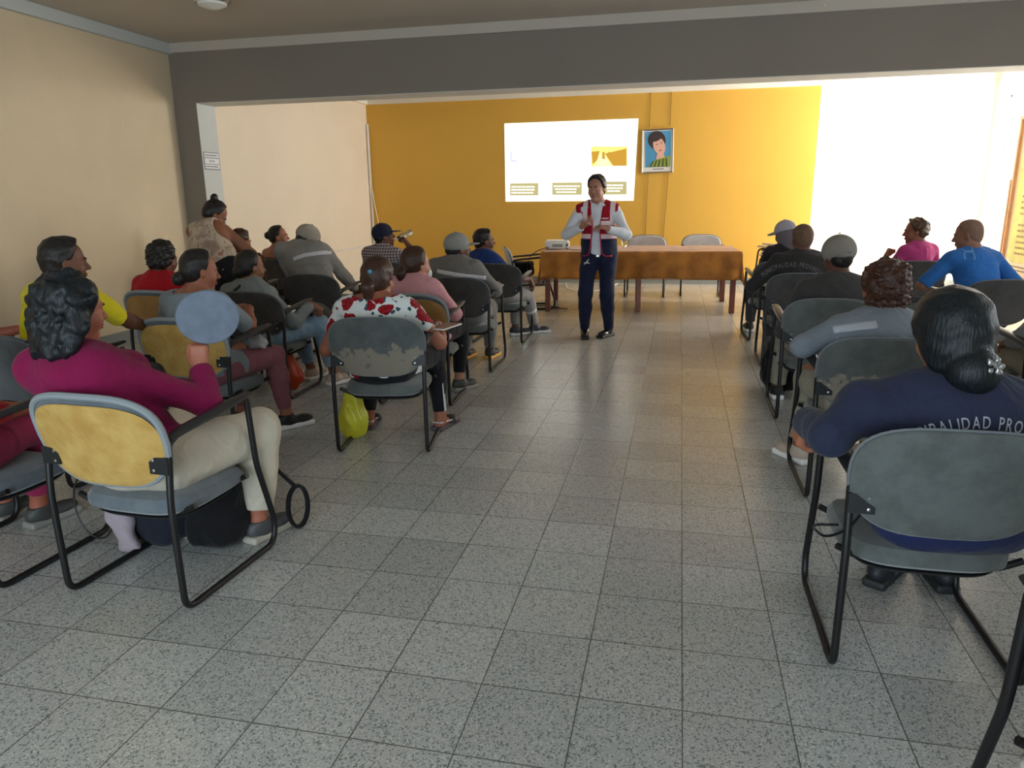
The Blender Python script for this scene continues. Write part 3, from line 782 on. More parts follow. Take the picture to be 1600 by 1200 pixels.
def cloth(name, c, c2=None, rough=.88, f=1.0):
    n = 'cloth_'+name
    if n in _M: return _M[n]
    M = mat(n, c, rough, spec=.2, var=.10 if not c2 else 0, col2=c2, vscale=5, sheen=.08); N, L, B = nodes(M)
    tc = N.new('ShaderNodeTexCoord'); a = N.new('ShaderNodeTexNoise'); a.inputs['Scale'].default_value = 7*f; a.inputs['Detail'].default_value = 3; a.inputs['Distortion'].default_value = 1.4
    L.new(tc.outputs['Object'], a.inputs['Vector']); bp = N.new('ShaderNodeBump'); bp.inputs['Strength'].default_value = .6; bp.inputs['Distance'].default_value = .03
    L.new(a.outputs[0], bp.inputs['Height'])
    b = N.new('ShaderNodeTexNoise'); b.inputs['Scale'].default_value = 380; L.new(tc.outputs['Object'], b.inputs['Vector'])
    b2 = N.new('ShaderNodeBump'); b2.inputs['Strength'].default_value = .25; b2.inputs['Distance'].default_value = .002; L.new(b.outputs[0], b2.inputs['Height'])
    L.new(bp.outputs[0], b2.inputs['Normal']); L.new(b2.outputs[0], B.inputs['Normal'])
    return M

BODIES = []
def person(label, hip, head, res=.008, hyaw=0, hp=5, hr=0, tyaw=0, g=1.0, sw=.185, skin='8A5A44', fem=False, sc=1.0,
           RH=None, LH=None, RA=None, LA=None, RK=(0, 0, 1), LK=(0, 0, 1), shirt=None, neck='crew', sleeve=2, hem=.0, trousers=None, tlen=.93,
           hair='short', hairm=None, shoes=None, curl=(.5, .5), belly=1.0, face=True, org=None, elbR=(.6, -.1, -1), elbL=(-.6, -.1, -1),
           hdR=None, hdL=None, stand=False, shrug=.0, ER=None, EL=None, lookeyes=True, trous_noise=.004, armscale=1.0, hairkw=None, cap=None, roll=0.0, cat='person', group=None, bare_feet=False, footR=0, footL=0, pn=None, skirt=False, legs=True, handsc=1.0, back=0.0, thigh=1.0, collar=False, neckl=.070):
    """builds one figure. hip, head: middle of the hip joints and of the head; RH/LH wrists, RA/LA ankles; yaws counter-clockwise from +Y.
    elbR/elbL, RK/LK: where the elbow and knee point"""
    hip = V(*hip); head = V(*head); org = V(hip[0], hip[1], 0) if org is None else V(*org)
    root = thing('person', label, cat, tuple(org), 0, group)
    F = frame(hyaw, hp, hr); Tf = frame(tyaw); rt, fw = Tf[:, 0], Tf[:, 1]; up = V(0, 0, 1)
    N_ = head+F@V(0, -.035, -.05)*sc-up*neckl*sc-fw*.012                      # base of the neck
    spine = unit(N_-hip); L = np.linalg.norm(N_-hip)
    rts = unit(rt-spine*(rt@spine)+up*roll); fws = unit(np.cross(spine, rts))
    if fws@fw < 0: fws = -fws
    TM = np.stack([rts, fws, spine], 1)
    sh = {}; hp_ = {}
    for n_, x in (('R', 1), ('L', -1)):
        sh[n_] = N_-up*.068*sc+unit(rt+up*roll)*x*(sw-.012)+up*shrug
        hp_[n_] = hip+rt*x*.095*g
    P = lambda t, x=0, y=0: hip+spine*L*t+rts*x+fws*(y-back*math.sin(math.pi*min(1, max(0, t))))
    def torso(s, inf=0, k=.06, full=True):
        s.ell(hip+up*.01, V(.158*g, .118*g, .115)+inf, TM, k)
        s.ell(P(.28, 0, .008*belly), V(.148*g, .112*g*belly, .14)+inf, TM, k)
        s.ell(P(.52), V(.152*g, .110*g, .15)+inf, TM, k)
        s.ell(P(.76, 0, -.006), V(.158*g, .104*g, .135)+inf, TM, k)
        s.cone(sh['L']-up*.012+rts*.03, sh['R']-up*.012-rts*.03, .056+inf+.008*(g-1)*8, .056+inf+.008*(g-1)*8, k, flat=(fws, .85))
        for n_, x in (('R', 1), ('L', -1)):
            s.cone(N_+up*.012, sh[n_]+up*.012-rts*x*.02, .040+inf*.6, .040+inf*.8, .035)
        if fem:
            for x in (-1, 1): s.ell(P(.66, .075*x*g, .088*g), V(.068, .058, .062)*g+inf, TM, .03)
    l1, l2 = .285*sc*armscale, .25*sc*armscale
    J = {}
    dR = dict(R=RH, L=LH); eh = dict(R=elbR, L=elbL)
    for n_ in 'RL':
        w = dR[n_]
        if w is None: w = hip+fw*.22+rt*(.17 if n_ == 'R' else -.17)+up*.10
        Eo = ER if n_ == 'R' else EL
        if Eo is not None: e, w = V(*Eo), V(*w)
        else: e, w = ik(sh[n_], w, l1, l2, eh[n_])
        J['e'+n_] = e; J['w'+n_] = w
    tl, sl = .42*sc, .40*sc
    an = dict(R=RA, L=LA); kh = dict(R=RK, L=LK)
    for n_ in 'RL':
        x = 1 if n_ == 'R' else -1; a = an[n_]
        if a is None: a = hip+fw*.44+rt*.12*x; a[2] = .09
        kn, a = ik(hp_[n_], a, tl, sl, V(*kh[n_])+fw*.5 if not stand else V(*kh[n_])); J['k'+n_] = kn; J['a'+n_] = a
    hcurl = dict(R=curl[0], L=curl[1]); hd = dict(R=hdR, L=hdL)
    # --- body
    s = Sdf(); torso(s, -.006)
    s.cone(N_-spine*.02, head+F@V(0, -.018, -.045)*sc, (.060 if not fem else .053)*sc, (.056 if not fem else .048)*sc, .035)
    for n_ in 'RL':
        x = 1 if n_ == 'R' else -1; e, w = J['e'+n_], J['w'+n_]; q = g**.6
        s.cone(sh[n_], sh[n_]*.45+e*.55, .054*q, .046*q, .03); s.cone(sh[n_]*.45+e*.55, e, .046*q, .037*q, .01)
        s.cone(e, e*.65+w*.35, .037*q, .039*q, .015); s.cone(e*.65+w*.35, w, .039*q, .026, .015, )
        if hd[n_] is not None: d, nr = hd[n_]; d = V(*d); nr = V(*nr)
        else: d = unit(w-e); nr = -up if abs(d[2]) < .8 else -rt*x
        hand(s, w, d, nr, x, hcurl[n_], sc=handsc)
    if legs:
        for n_ in 'RL':
            kn, a = J['k'+n_], J['a'+n_]; q = g**.7*thigh
            s.cone(hp_[n_], kn, .082*q, .056*q, .03); s.cone(kn, kn*.62+a*.38, .054*q, .054*q, .02); s.cone(kn*.62+a*.38, a, .054*q, .034, .02)
            fy = footR if n_ == 'R' else footL; fv = unit(Tf@V(math.sin(R(-fy)), math.cos(R(fy)), 0)); fv[2] = 0; fv = unit(fv)
            J['f'+n_] = fv
            toe = V(a[0]+fv[0]*.15, a[1]+fv[1]*.15, .022 if not pn else max(.022, a[2]-.07))
            s.cone(a, a-fv*.025-up*(a[2]-.03 if not pn else .045), .034, .026, .02); s.cone(a-up*(a[2]-.045 if not pn else .03), toe, .034, .02, .03)
    T = head_prims(s, head, F, sc, fem, jaw=1.0)
    bo = sdf_obj('body', s, res, skinmat(skin), root, org)
    # --- shirt
    if shirt is not None:
        s = Sdf(); torso(s, .010)
        for n_ in 'RL':
            if not stand: s.cone(hp_[n_], hp_[n_]*.7+J['k'+n_]*.3, .09*g, .082*g, .04)
        hz = V(*hip)-spine*(.06 if not stand else .10)-up*hem
        s.plane(hz, -spine if not stand else -up, k=.01)
        if not stand: s.plane(hip+fw*(.19+hem), unit(fw*1.0-up*.1), k=.01)
        for n_ in 'RL':
            e, w = J['e'+n_], J['w'+n_]; q = g**.6
            if sleeve <= 0: continue
            if sleeve <= 1:
                b = sh[n_]*(1-sleeve)+e*sleeve; s.cutcone(sh[n_], b, .062*q, (.060-.008*sleeve)*q, .03)
            else:
                t = sleeve-1; b = e*(1-t)+w*t
                s.cone(sh[n_], e, .060*q, .050*q, .03); s.cone(e, e*.65+b*.35, .051*q, .050*q, .015); s.cutcone(e*.65+b*.35, b, .050*q, (.050-.010*t)*q, .01)
        s.noise(.0038, V(22, 22, 26), len(BODIES)*1.3)
        if neck == 'crew': s.ell(N_+up*.035+fw*.020, V(.066, .072, .040), TM, .004, 's')
        elif neck == 'high': s.ell(N_+up*.055+fw*.018, V(.062, .066, .038), TM, .004, 's')
        elif neck == 'scoop': s.ell(N_+up*.015+fw*.01, V(.135, .115, .062), TM, .004, 's')
        elif neck == 'tank':
            s.ell(N_+up*.02, V(.105, .12, .10), TM, .004, 's')
            for x in (-1, 1): s.ell(sh['R' if x > 0 else 'L']+rts*x*.055+up*.01, V(.086, .18, .16), TM, .004, 's')
        elif neck == 'strap':
            s.ell(N_-spine*.02, V(.3, .14, .12), TM, .004, 's')
        so = sdf_obj('shirt', s, res, shirt, root, org); J['shirt_sdf'] = s; J['shirt'] = so
        if collar:
            s = Sdf().cone(N_-up*.012+fw*.004, N_+up*.032-fw*.004, .073, .064, .01); s.ell(N_+up*.05, V(.06, .062, .075), TM, .004, 's'); s.plane(N_+up*.045, up, k=.003); s.plane(N_-up*.03, -up, k=.003)
            s.box(N_+fw*.08+up*.02, (.016, .05, .06), TM, .005, .004, 's')
            sdf_obj('collar', s, min(res, .006), shirt, so, org)
    if trousers is not None:
        s = Sdf(); s.ell(hip-up*.005, V(.168*g, .128*g, .118), TM, .05)
        if stand: s.ell(hip+up*.06, V(.156*g, .115*g, .10), TM, .05)
        for n_ in 'RL':
            kn, a = J['k'+n_], J['a'+n_]; q = g**.7*thigh; b = kn*(1-tlen)+a*tlen; tn = trous_noise
            fit = .012 if tn > .003 else .005
            s.cone(hp_[n_], kn, .086*q+fit, .060*q+fit, .04); m_ = kn*.62+a*.38; s.cone(kn, m_, .059*q+fit, .056*q+fit, .03); e_ = (.040*q+fit) if tn > .003 else .038+fit; s.cutcone(m_, b, .056*q+fit, e_, .02)
        s.noise(trous_noise, V(17, 17, 20), 3+len(BODIES))
        s.plane(hip+spine*(.10 if stand else .085), spine, k=.006)
        sdf_obj('trousers' if not skirt else 'skirt', s, res, trousers, root, org)
    if shoes is not None and legs:
        for n_ in 'RL':
            a, fv = J['a'+n_], J['f'+n_]; build_shoe(a, fv, shoes, root, org, res, lift=(a[2]-.085) if pn else None)
    if hairm is not None: build_hair(hair, T, F, head, sc, hairm, root, org, res, **(hairkw or {}))
    if cap: build_cap(cap, T, F, sc, root, org, res)
    if face: face_parts(T, F, root, res, org=org)
    J.update(root=root, T=T, F=F, N=N_, TM=TM, sh=sh, hip=hip, org=org, spine=spine, P=P, head=head, Tf=Tf)
    BODIES.append(J); print('person', len(BODIES), label[:40], 'spine', round(L, 2), 'N', np.round(N_, 2))
    return J
def build_shoe(a, fv, kind, root, org, res, lift=None):
    up = V(0, 0, 1); rt = np.cross(fv, up); M = np.stack([rt, fv, up], 1); z0 = max(0, lift or 0); c = V(a[0], a[1], z0)
    if kind in ('clog', 'sandal'):
        um, som = mat('sandal_dark', '3A3030', .6), mat('sandal_sole', '55474A', .7)
        s = Sdf(); s.box(c+fv*.06+up*.014, (.030, .115, .004), M, .012, .01); o = sdf_obj('sandal', s, .006, som, root, org)
        s = Sdf().cone(c+fv*.10+up*.035-rt*.03, c+fv*.10+up*.035+rt*.03, .030, .030, .02); s.ell(c+fv*.14+up*.03, V(.04, .05, .03), M, .03); s.plane(c+up*.02, -up)
        sdf_obj('upper', s, .006, um, o, org)
        s = Sdf(); 
        for x in (-1, 1): s.cone(c+fv*.075+rt*x*.038+up*.045, c-fv*.045+rt*x*.030+up*.055, .006, .006, .002)
        s.cone(c-fv*.05+rt*.028+up*.055, c-fv*.05-rt*.028+up*.055, .006, .006, .004); sdf_obj('strap', s, .005, mat('strap_white', 'C8C0BC', .5), o, org); return
    cu, cs = dict(black=('1B1A1C', 'E9E9E6'), leather=('1A1614', '14110F'), grey=('4A4A4C', 'B8B0A0'), yellow=('27272B', 'D9A23C'), white=('B9A596', 'E8E4DF'), navy=('20222A', '2A2A2C'), dgrey=('3E3E3C', '8B8880'), bluewhite=('34373F', 'D9D9D6'))[kind]
    s = Sdf(); s.box(c+fv*.055+up*.017, (.031, .112, .006), M, .012, .01); s.plane(c+up*.001, -up, k=.002)
    o = sdf_obj('shoe', s, .006, mat('sole_'+kind, cs, .6), root, org)
    s = Sdf(); s.ell(c+fv*.10+up*.043, V(.041, .080, .034), M, .03); s.ell(c-fv*.01+up*.055, V(.039, .058, .045), M, .04); s.cone(c+fv*.01+up*.05, c+fv*.0+up*.095, .040, .041, .03)
    s.plane(c+up*.025, -up, k=.003); s.plane(c+up*.100-fv*.0, unit(up-fv*.15), k=.003)
    u = sdf_obj('upper', s, .006, mat('upper_'+kind, cu, .55 if kind != 'leather' else .25), o, org)
    if kind != 'leather':
        s = Sdf()
        for i in range(4): s.cone(c+fv*(.055+.02*i)+rt*.014+up*(.083-.008*i), c+fv*(.057+.02*i)-rt*.014+up*(.083-.008*i), .0028, .0028, .001)
        sdf_obj('laces', s, .0045, mat('lace_'+kind, cs, .7), o, org)
def build_hair(kind, T, F, c, sc, m, root, org, res, vol=1.0, length=.12, bun=(0, -.12, .03), bunr=.04, noise=.003, nf=60, wide=1.0, low=-.03, mask=None, clip=None, tie=None, nape=0):
    h = min(res, .007); e = lambda s, p, r, k=.03, op='u': s.ell(T(*p), V(*r)*sc, F, k, op)
    s = Sdf(); up = F[:, 2]; fwd = F[:, 1]
    if kind in ('short', 'crop', 'buzz'):
        t = dict(short=.013, crop=.009, buzz=.004)[kind]*vol
        e(s, (0, -.014, .042), (.074+t, .094+t, .080+t)); e(s, (0, -.040, -.010), (.064+t*.6, .062+t, .075), .03)
        if kind == 'short': e(s, (0, .05, .085), (.055*wide, .05, .032), .03)
        s.noise(noise, nf, 1)
        s.plane(T(0, .045, .045), unit(fwd*.75-up*.65), k=.015)      # forehead line
        s.plane(T(0, .02, -.005), unit(fwd*.95-up*.30), k=.01)
        s.plane(T(0, -.05, -.065), unit(-up*.95+fwd*.2), k=.01)
    elif kind in ('bun', 'pony', 'bobtail'):
        t = .012*vol
        e(s, (0, -.014, .042), (.074+t, .094+t, .080+t)); e(s, (0, -.045, -.012), (.068+t*.6, .058+t, .070), .03)
        if nape: e(s, (0, -.052, -.055), (.078+nape, .062, .070), .04)
        s.noise(noise*.6, nf, 1)
        s.plane(T(0, .050, .045), unit(fwd*.8-up*.6), k=.015); s.plane(T(0, .012, -.005), unit(fwd*.97-up*.25), k=.01)
        s.plane(T(0, -.05, -.070-nape*2.5), unit(-up*.95+fwd*.2), k=.01)
        if kind == 'bun':
            s.ell(T(*bun), V(bunr, bunr*.9, bunr)*sc, F, .015)
        else:
            a = T(0, -.10, .01+low); b = T(.0, -.135, -.05+low); d = T(.005, -.120, -.05-length)
            s.cone(a, b, .022, .030, .02); s.cone(b, d, .034, .020, .03, flat=(F[:, 1], 1.2))
    elif kind == 'curly':
        e(s, (0, -.02, .045), (.098*wide, .112, .100)*1 if False else (.098*wide, .112, .100)); e(s, (0, -.045, -.03), (.090*wide, .075, .075), .04)
        s.noise(noise*2.2, 75, 2); s.noise(noise*1.3, 150, 5)
        s.plane(T(0, .065, .04), unit(fwd*.85-up*.5), k=.02); s.plane(T(0, .050, -.02), fwd, k=.02); s.plane(T(0, 0, -.085), -up, k=.02)
    elif kind == 'bob':
        e(s, (0, -.018, .045), (.092*wide, .108, .094)); e(s, (0, -.045, -.045), (.088*wide, .070, .085), .05)
        s.noise(noise*1.6, V(60, 60, 35), 2); s.noise(noise, 120, 3)
        s.plane(T(0, .055, .04), unit(fwd*.85-up*.5), k=.02); s.plane(T(0, .015, -.02), unit(fwd+up*.05), k=.015); s.plane(T(0, 0, -.115), unit(-up+fwd*.2), k=.02)
    elif kind == 'wavy':
        e(s, (0, -.022, .045), (.098*wide, .112, .098)); e(s, (0, -.055, -.06), (.100*wide, .078, .11), .06); e(s, (0, -.065, -.13), (.088*wide, .060, .075), .05)
        for x in (-1, 1):
            e(s, (.072*x*wide, -.030, -.07), (.030, .045, .085), .03)
        s.noise(noise*2.2, V(52, 52, 34), 2); s.noise(noise*1.2, V(110, 110, 70), 4)
        s.plane(T(0, .058, .05), unit(fwd*.85-up*.5), k=.02)
        s.plane(T(0, .030, -.03), unit(fwd*1-up*.1), k=.02)
    o = sdf_obj('hair', s, h, m, root, org)
    if clip:
        cs = Sdf(); p = T(*clip); 
        for a in range(5):
            q = p+F[:, 0]*.018*math.cos(a*1.3)+F[:, 2]*.018*math.sin(a*1.3); cs.ell(q, V(.009, .006, .009), F, .003)
        cs.cone(p-F[:, 0]*.02+up*.02, p+F[:, 0]*.02-up*.02, .004, .004, .002); cs.cone(p+F[:, 0]*.002+up*.03, p-F[:, 0]*.03+up*.05, .003, .002, .002)
        sdf_obj('hair_clip', cs, .004, mat('clip_silver', 'A9A7A5', .3, .6), o, org)
    if tie:
        cs = Sdf().ell(T(*tie[0]), V(.014, .012, .014), F, .002); sdf_obj('hair_tie', cs, .004, mat('tie_'+tie[1], tie[1], .5), o, org)
    return o
def build_cap(cap, T, F, sc, root, org, res):
    up, fwd, rt = F[:, 2], F[:, 1], F[:, 0]; m = cap['m']; h = min(res, .007)
    s = Sdf(); s.ell(T(0, -.012, .048), V(.092, .110, .092)*sc*cap.get('s', 1), F, .01); 
    s.ell(T(0, -.012, .035), V(.089, .107, .060)*sc*cap.get('s', 1), F, .02)
    s.plane(T(0, 0, cap.get('low', .018)), unit(-up-fwd*.08), k=.004)
    o = sdf_obj('cap', s, h, m, root, org)
    b = Sdf(); L = cap.get('brim', .08)
    b.ell(T(0, .085+L*.35, .030+cap.get('bz', 0)), V(.078, .045+L*.6, .0075)*sc, F@np.array(Matrix.Rotation(R(-cap.get('tilt', 8)), 3, 'X')), .003)
    b.plane(T(0, .055, .03), -fwd, k=.002)
    sdf_obj('brim', b, .005, cap.get('bm', m), o, org)
    c = Sdf().ell(T(0, -.012, .142*cap.get('s', 1)), V(.010, .010, .005), F); sdf_obj('button', c, .004, m, o, org)
    if cap.get('strap', True):
        c = Sdf().box(T(0, -.118*cap.get('s', 1), .034), (.010, .003, .010), F, .002); sdf_obj('strap_clip', c, .004, mat('cap_clip', '3A3633', .5), o, org)

def bvh_of(o):
    me = o.data; return BVHTree.FromPolygons([v.co.copy() for v in me.vertices], [tuple(p.vertices) for p in me.polygons])
def drape(o, c, u, v, n, P, off=.0015):
    """project points given in the (u, v) frame at c along -n onto object o (local coordinates)"""
    b = bvh_of(o); out = []
    for (x, y) in P:
        s = Vector(c)+Vector(u)*x+Vector(v)*y+Vector(n)*.35
        hit, nr, _, _ = b.ray_cast(s, -Vector(n))
        out.append((hit+nr*off) if hit is not None else None)
    return out
def band(name, J, c, u, v, n, path, wd, m, off=.003, th=.002, o=None, nw=5):
    """a strip of cloth laid on the shirt: path of (x, y) in the plane"""
    o = o or J['shirt']; c = V(*c)-J['org']; pts = []
    path = np.array(path, float); cl = np.r_[0, np.cumsum(np.linalg.norm(np.diff(path, axis=0), axis=1))]; tt = np.linspace(0, cl[-1], max(2, int(cl[-1]/.018)+2)); path = np.stack([np.interp(tt, cl, path[:, 0]), np.interp(tt, cl, path[:, 1])], 1); d = np.gradient(path, axis=0); d /= np.linalg.norm(d, axis=1)[:, None]; nn = np.stack([-d[:, 1], d[:, 0]], 1)
    rows = [[tuple(p+q*(t/(nw-1)-.5)*wd) for t in range(nw)] for p, q in zip(path, nn)]
    flat = drape(o, c, u, v, n, [p for r in rows for p in r], off)
    bm = bmesh.new(); vs = [bm.verts.new(p) if p is not None else None for p in flat]
    for i in range(len(rows)-1):
        for j in range(nw-1):
            q = [vs[i*nw+j], vs[i*nw+j+1], vs[(i+1)*nw+j+1], vs[(i+1)*nw+j]]
            if all(x is not None for x in q) and max((a.co-b.co).length for a in q for b in q) < .12: bm.faces.new(q)
    bmesh.ops.recalc_face_normals(bm, faces=bm.faces)
    M = MB(); M.bm.free(); M.bm = bm; r = M.build(name, m, o if o.name.startswith(('shirt', 'vest')) else J['root'])
    s = r.modifiers.new('s', 'SOLIDIFY'); s.thickness = th; s.offset = 0
    return r
def lettering(name, J, body, c, u, v, n, size, rad, m, o=None, off=.002, bold=.0, arc=None, squeeze=.75):
    """letters set along an arc and laid on the cloth"""
    o = o or J['shirt']; c = V(*c)-J['org']; verts = []; faces = []; x = 0
    cu = bpy.data.curves.new('t', 'FONT'); cu.size = size; cu.offset = bold; cu.resolution_u = 3
    t = bpy.data.objects.new('t', cu); C.objects.link(t); W = []
    for chx in body:
        if chx == ' ': W.append((None, size*.35)); continue
        cu.body = chx; bpy.context.view_layer.update(); me = bpy.data.meshes.new_from_object(t)
        bm = bmesh.new(); bm.from_mesh(me); bmesh.ops.triangulate(bm, faces=bm.faces); bmesh.ops.subdivide_edges(bm, edges=[e for e in bm.edges if e.calc_length() > size*.3], cuts=2, use_grid_fill=False)
        bmesh.ops.triangulate(bm, faces=bm.faces)
        vv = [tuple(q.co) for q in bm.verts]; bm.verts.index_update(); ff = [[q.index for q in f.verts] for f in bm.faces]; bm.free(); bpy.data.meshes.remove(me)
        xs = [a[0] for a in vv]; x0, x1 = min(xs), max(xs); W.append(([((a[0]-x0)*squeeze, a[1]) for a in vv], (x1-x0)*squeeze+size*.13, ff))
    bpy.data.objects.remove(t); bpy.data.curves.remove(cu)
    tot = sum(q[1] for q in W); x = -tot/2
    for q in W:
        if q[0] is not None:
            base = len(verts)
            for (a, b) in q[0]:
                ang = (x+a)/rad; verts.append((math.sin(ang)*(rad+b), math.cos(ang)*(rad+b)-rad))
            faces += [[i+base for i in f] for f in q[2]]
        x += q[1]
    P = drape(o, c, u, v, n, verts, off); keep = [f for f in faces if all(P[i] is not None for i in f)]
    used = sorted({i for f in keep for i in f}); mp = {i: k for k, i in enumerate(used)}
    me = bpy.data.meshes.new(name); me.from_pydata([P[i] for i in used], [], [[mp[i] for i in f] for f in keep]); me.update()
    return link(name, me, m, o, smooth=False)
import time as _t; _t0 = _t.time()
# ------------------------------------------------------------------ people
HB = hairmat('hair_black', '15110F', '2E2826'); HBr = hairmat('hair_brown', '2E1A13', '4E3020'); HRed = hairmat('hair_reddish', '27150F', '5A3322'); HG = hairmat('hair_blueblack', '0C0F12', '1C2328')
HW = hairmat('hair_warm_brown', '3A2418', '5E4028'); HS = hairmat('hair_stubble', '5C4336', '7A5E4C', .8)
Mrefl = mat('reflective_tape', 'D3CFD2', .35); Mrefl2 = mat('reflective_tape_grey', 'A9ADB6', .4)
def to_presenter(x, y): return math.degrees(math.atan2(-(-.83-x), 7.7-y)) if y < 7.2 else 0
AUD_L, AUD_R = 'seated audience of the left block', 'seated audience of the right block'
def pattern(M, fn):
    N, L, B = nodes(M); tc = N.new('ShaderNodeTexCoord'); L.new(fn(N, L, tc.outputs['Object']), B.inputs['Base Color']); return M
def ramp(N, L, src, stops, const=False):
    r = N.new('ShaderNodeValToRGB'); L.new(src, r.inputs[0]); cr = r.color_ramp
    if const: cr.interpolation = 'CONSTANT'
    while len(cr.elements) < len(stops): cr.elements.new(.5)
    for e, (p, c) in zip(cr.elements, stops): e.position = p; e.color = (*(lin(c) if isinstance(c, str) else c), 1)
    return r.outputs[0]
def mixn(N, L, a, b, f):
    n = N.new('ShaderNodeMix'); n.data_type = 'RGBA'
    for i, v in ((6, a), (7, b), (0, f)):
        if isinstance(v, tuple): n.inputs[i].default_value = (*v, 1)
        elif isinstance(v, (int, float)): n.inputs[i].default_value = v
        else: L.new(v, n.inputs[i])
    return n.outputs[2]
def mask(N, L, src, lo, hi):
    q = N.new('ShaderNodeMapRange'); L.new(src, q.inputs['Value']); q.inputs['From Min'].default_value = lo; q.inputs['From Max'].default_value = hi; return q.outputs[0]
def floral(N, L, co):
    d = N.new('ShaderNodeTexNoise'); d.inputs['Scale'].default_value = 14; L.new(co, d.inputs['Vector'])
    w_ = N.new('ShaderNodeMix'); w_.data_type = 'VECTOR'; w_.inputs[0].default_value = .06; L.new(co, w_.inputs[4]); L.new(d.outputs['Color'], w_.inputs[5])
    def vor(s, rnd=1.0):
        v = N.new('ShaderNodeTexVoronoi'); v.inputs['Scale'].default_value = s*1.25; v.inputs['Randomness'].default_value = rnd; L.new(w_.outputs[1], v.inputs['Vector']); return v
    a = vor(9.5); b = vor(17); p = vor(60)
    red = mixn(N, L, lin('B3202A'), lin('7E0F1A'), mask(N, L, p.outputs['Distance'], .3, .5))
    out = mixn(N, L, lin('35505C'), lin('D5D8D6'), mask(N, L, b.outputs['Distance'], .25, .29))
    return mixn(N, L, red, out, mask(N, L, a.outputs['Distance'], .45, .48))
def plaid(N, L, co):
    s = N.new('ShaderNodeSeparateXYZ'); L.new(co, s.inputs[0]); m = None
    for i, f in ((0, 34), (2, 34)):
        mu = N.new('ShaderNodeMath'); mu.operation = 'MULTIPLY'; L.new(s.outputs[i], mu.inputs[0]); mu.inputs[1].default_value = f
        fr = N.new('ShaderNodeMath'); fr.operation = 'FRACT'; L.new(mu.outputs[0], fr.inputs[0])
        g = mask(N, L, fr.outputs[0], .68, .74)
        if m is None: m = g
        else:
            mx = N.new('ShaderNodeMath'); mx.operation = 'ADD'; mx.use_clamp = True; L.new(m, mx.inputs[0]); L.new(g, mx.inputs[1]); m = mx.outputs[0]
    return mixn(N, L, lin('5B4A4C'), lin('B7A9AC'), m)
def tanfloral(N, L, co):
    n = N.new('ShaderNodeTexNoise'); n.inputs['Scale'].default_value = 11; n.inputs['Detail'].default_value = 4; n.inputs['Distortion'].default_value = 1.2; L.new(co, n.inputs['Vector'])
    return ramp(N, L, n.outputs[0], [(.0, '8F6A5C'), (.42, 'A8917F'), (.5, 'C2AE98'), (.62, 'C6B39C'), (.66, 'A87468')])
def denim(N, L, co):
    n = N.new('ShaderNodeTexNoise'); n.inputs['Scale'].default_value = 7; n.inputs['Detail'].default_value = 6; L.new(co, n.inputs['Vector'])
    return ramp(N, L, n.outputs[0], [(.3, '5E7C98'), (.55, '86A0B5'), (.7, 'B0BCC2')])
Mfloral = pattern(cloth('floral', 'D5D8D6'), floral); Mplaid = pattern(cloth('plaid', '7A6A6C'), plaid); Mtan = pattern(cloth('tan_floral', 'C2AE98'), tanfloral); Mdenim = pattern(cloth('denim', '86A0B5'), denim)
T_ = lambda c, h, z=.09: V(c, h, z)

# presenter in vest
PZ = at(932, 295, 7.74)
J = person('standing man in red and navy reflective vest over white shirt, presenting', (-.815, 7.80, .86), PZ, res=.007, hyaw=166, hp=4, tyaw=180, sc=1.06, sw=.190, g=1.0, skin='A87662',
    RH=(-.965, 7.50, 1.16), LH=(-.70, 7.50, 1.14), elbR=(-1, .5, -.8), elbL=(1, .5, -.8), stand=True, RA=(-.945, 7.72, .085), LA=(-.70, 7.80, .085), RK=(0, -1, 0), LK=(0, -1, 0), footR=8, footL=-28,
    shirt=cloth('white_shirt', 'DADCE4'), trousers=cloth('navy_trousers', '1A1F38'), tlen=.97, shoes='leather', hair='short', hairm=HB, hairkw=dict(vol=1.3), hdR=((.75, -.45, .42), (.3, -.1, 1)), hdL=((-.8, -.4, .25), (-.1, .3, -1)), curl=(.35, .55), collar=True, neckl=.085, hem=.02)
def vestcol(N, L, co):
    s = N.new('ShaderNodeSeparateXYZ'); L.new(co, s.inputs[0]); z = s.outputs[2]; x = s.outputs[0]
    c = mixn(N, L, lin('1D2138'), lin('9C1024'), mask(N, L, z, 1.028, 1.032))
    ab = N.new('ShaderNodeMath'); ab.operation = 'ABSOLUTE'; L.new(x, ab.inputs[0])
    def bandm(src, a, b):
        m1 = mask(N, L, src, a-.002, a+.002); m2 = mask(N, L, src, b+.002, b-.002); q = N.new('ShaderNodeMath'); q.operation = 'MULTIPLY'; L.new(m1, q.inputs[0]); L.new(m2, q.inputs[1]); return q.outputs[0]
    vert = bandm(ab.outputs[0], .115, .165); zz = mask(N, L, z, 1.20, 1.204); q = N.new('ShaderNodeMath'); q.operation = 'MULTIPLY'; L.new(vert, q.inputs[0]); L.new(zz, q.inputs[1])
    c = mixn(N, L, c, lin('E6CFD0'), q.outputs[0])
    for a, b in ((1.168, 1.212), (1.034, 1.080)): c = mixn(N, L, c, lin('E6CFD0'), bandm(z, a, b))
    return c
Mvest = pattern(cloth('vest', '9C1024'), vestcol)
s = Sdf(); P = J['P']; up = V(0, 0, 1)
s.ell(J['hip']+up*.05, V(.190, .154, .34), J['TM'], .05).ell(P(.3), V(.170, .134, .15), J['TM'], .05).ell(P(.55), V(.172, .132, .15), J['TM'], .05).ell(P(.78), V(.175, .124, .13), J['TM'], .05)
s.cone(J['sh']['L']-up*.012, J['sh']['R']-up*.012, .066, .066, .05, flat=(J['Tf'][:, 1], .85))
for n_ in 'LR': s.cone(J['N']+up*.012, J['sh'][n_]+up*.012, .052, .058, .035)
s.noise(.003, V(20, 20, 20), 3)
fwd = J['Tf'][:, 1]
s.ell(J['N']+up*.04+fwd*.02, V(.085, .085, .06), J['TM'], .004, 's')
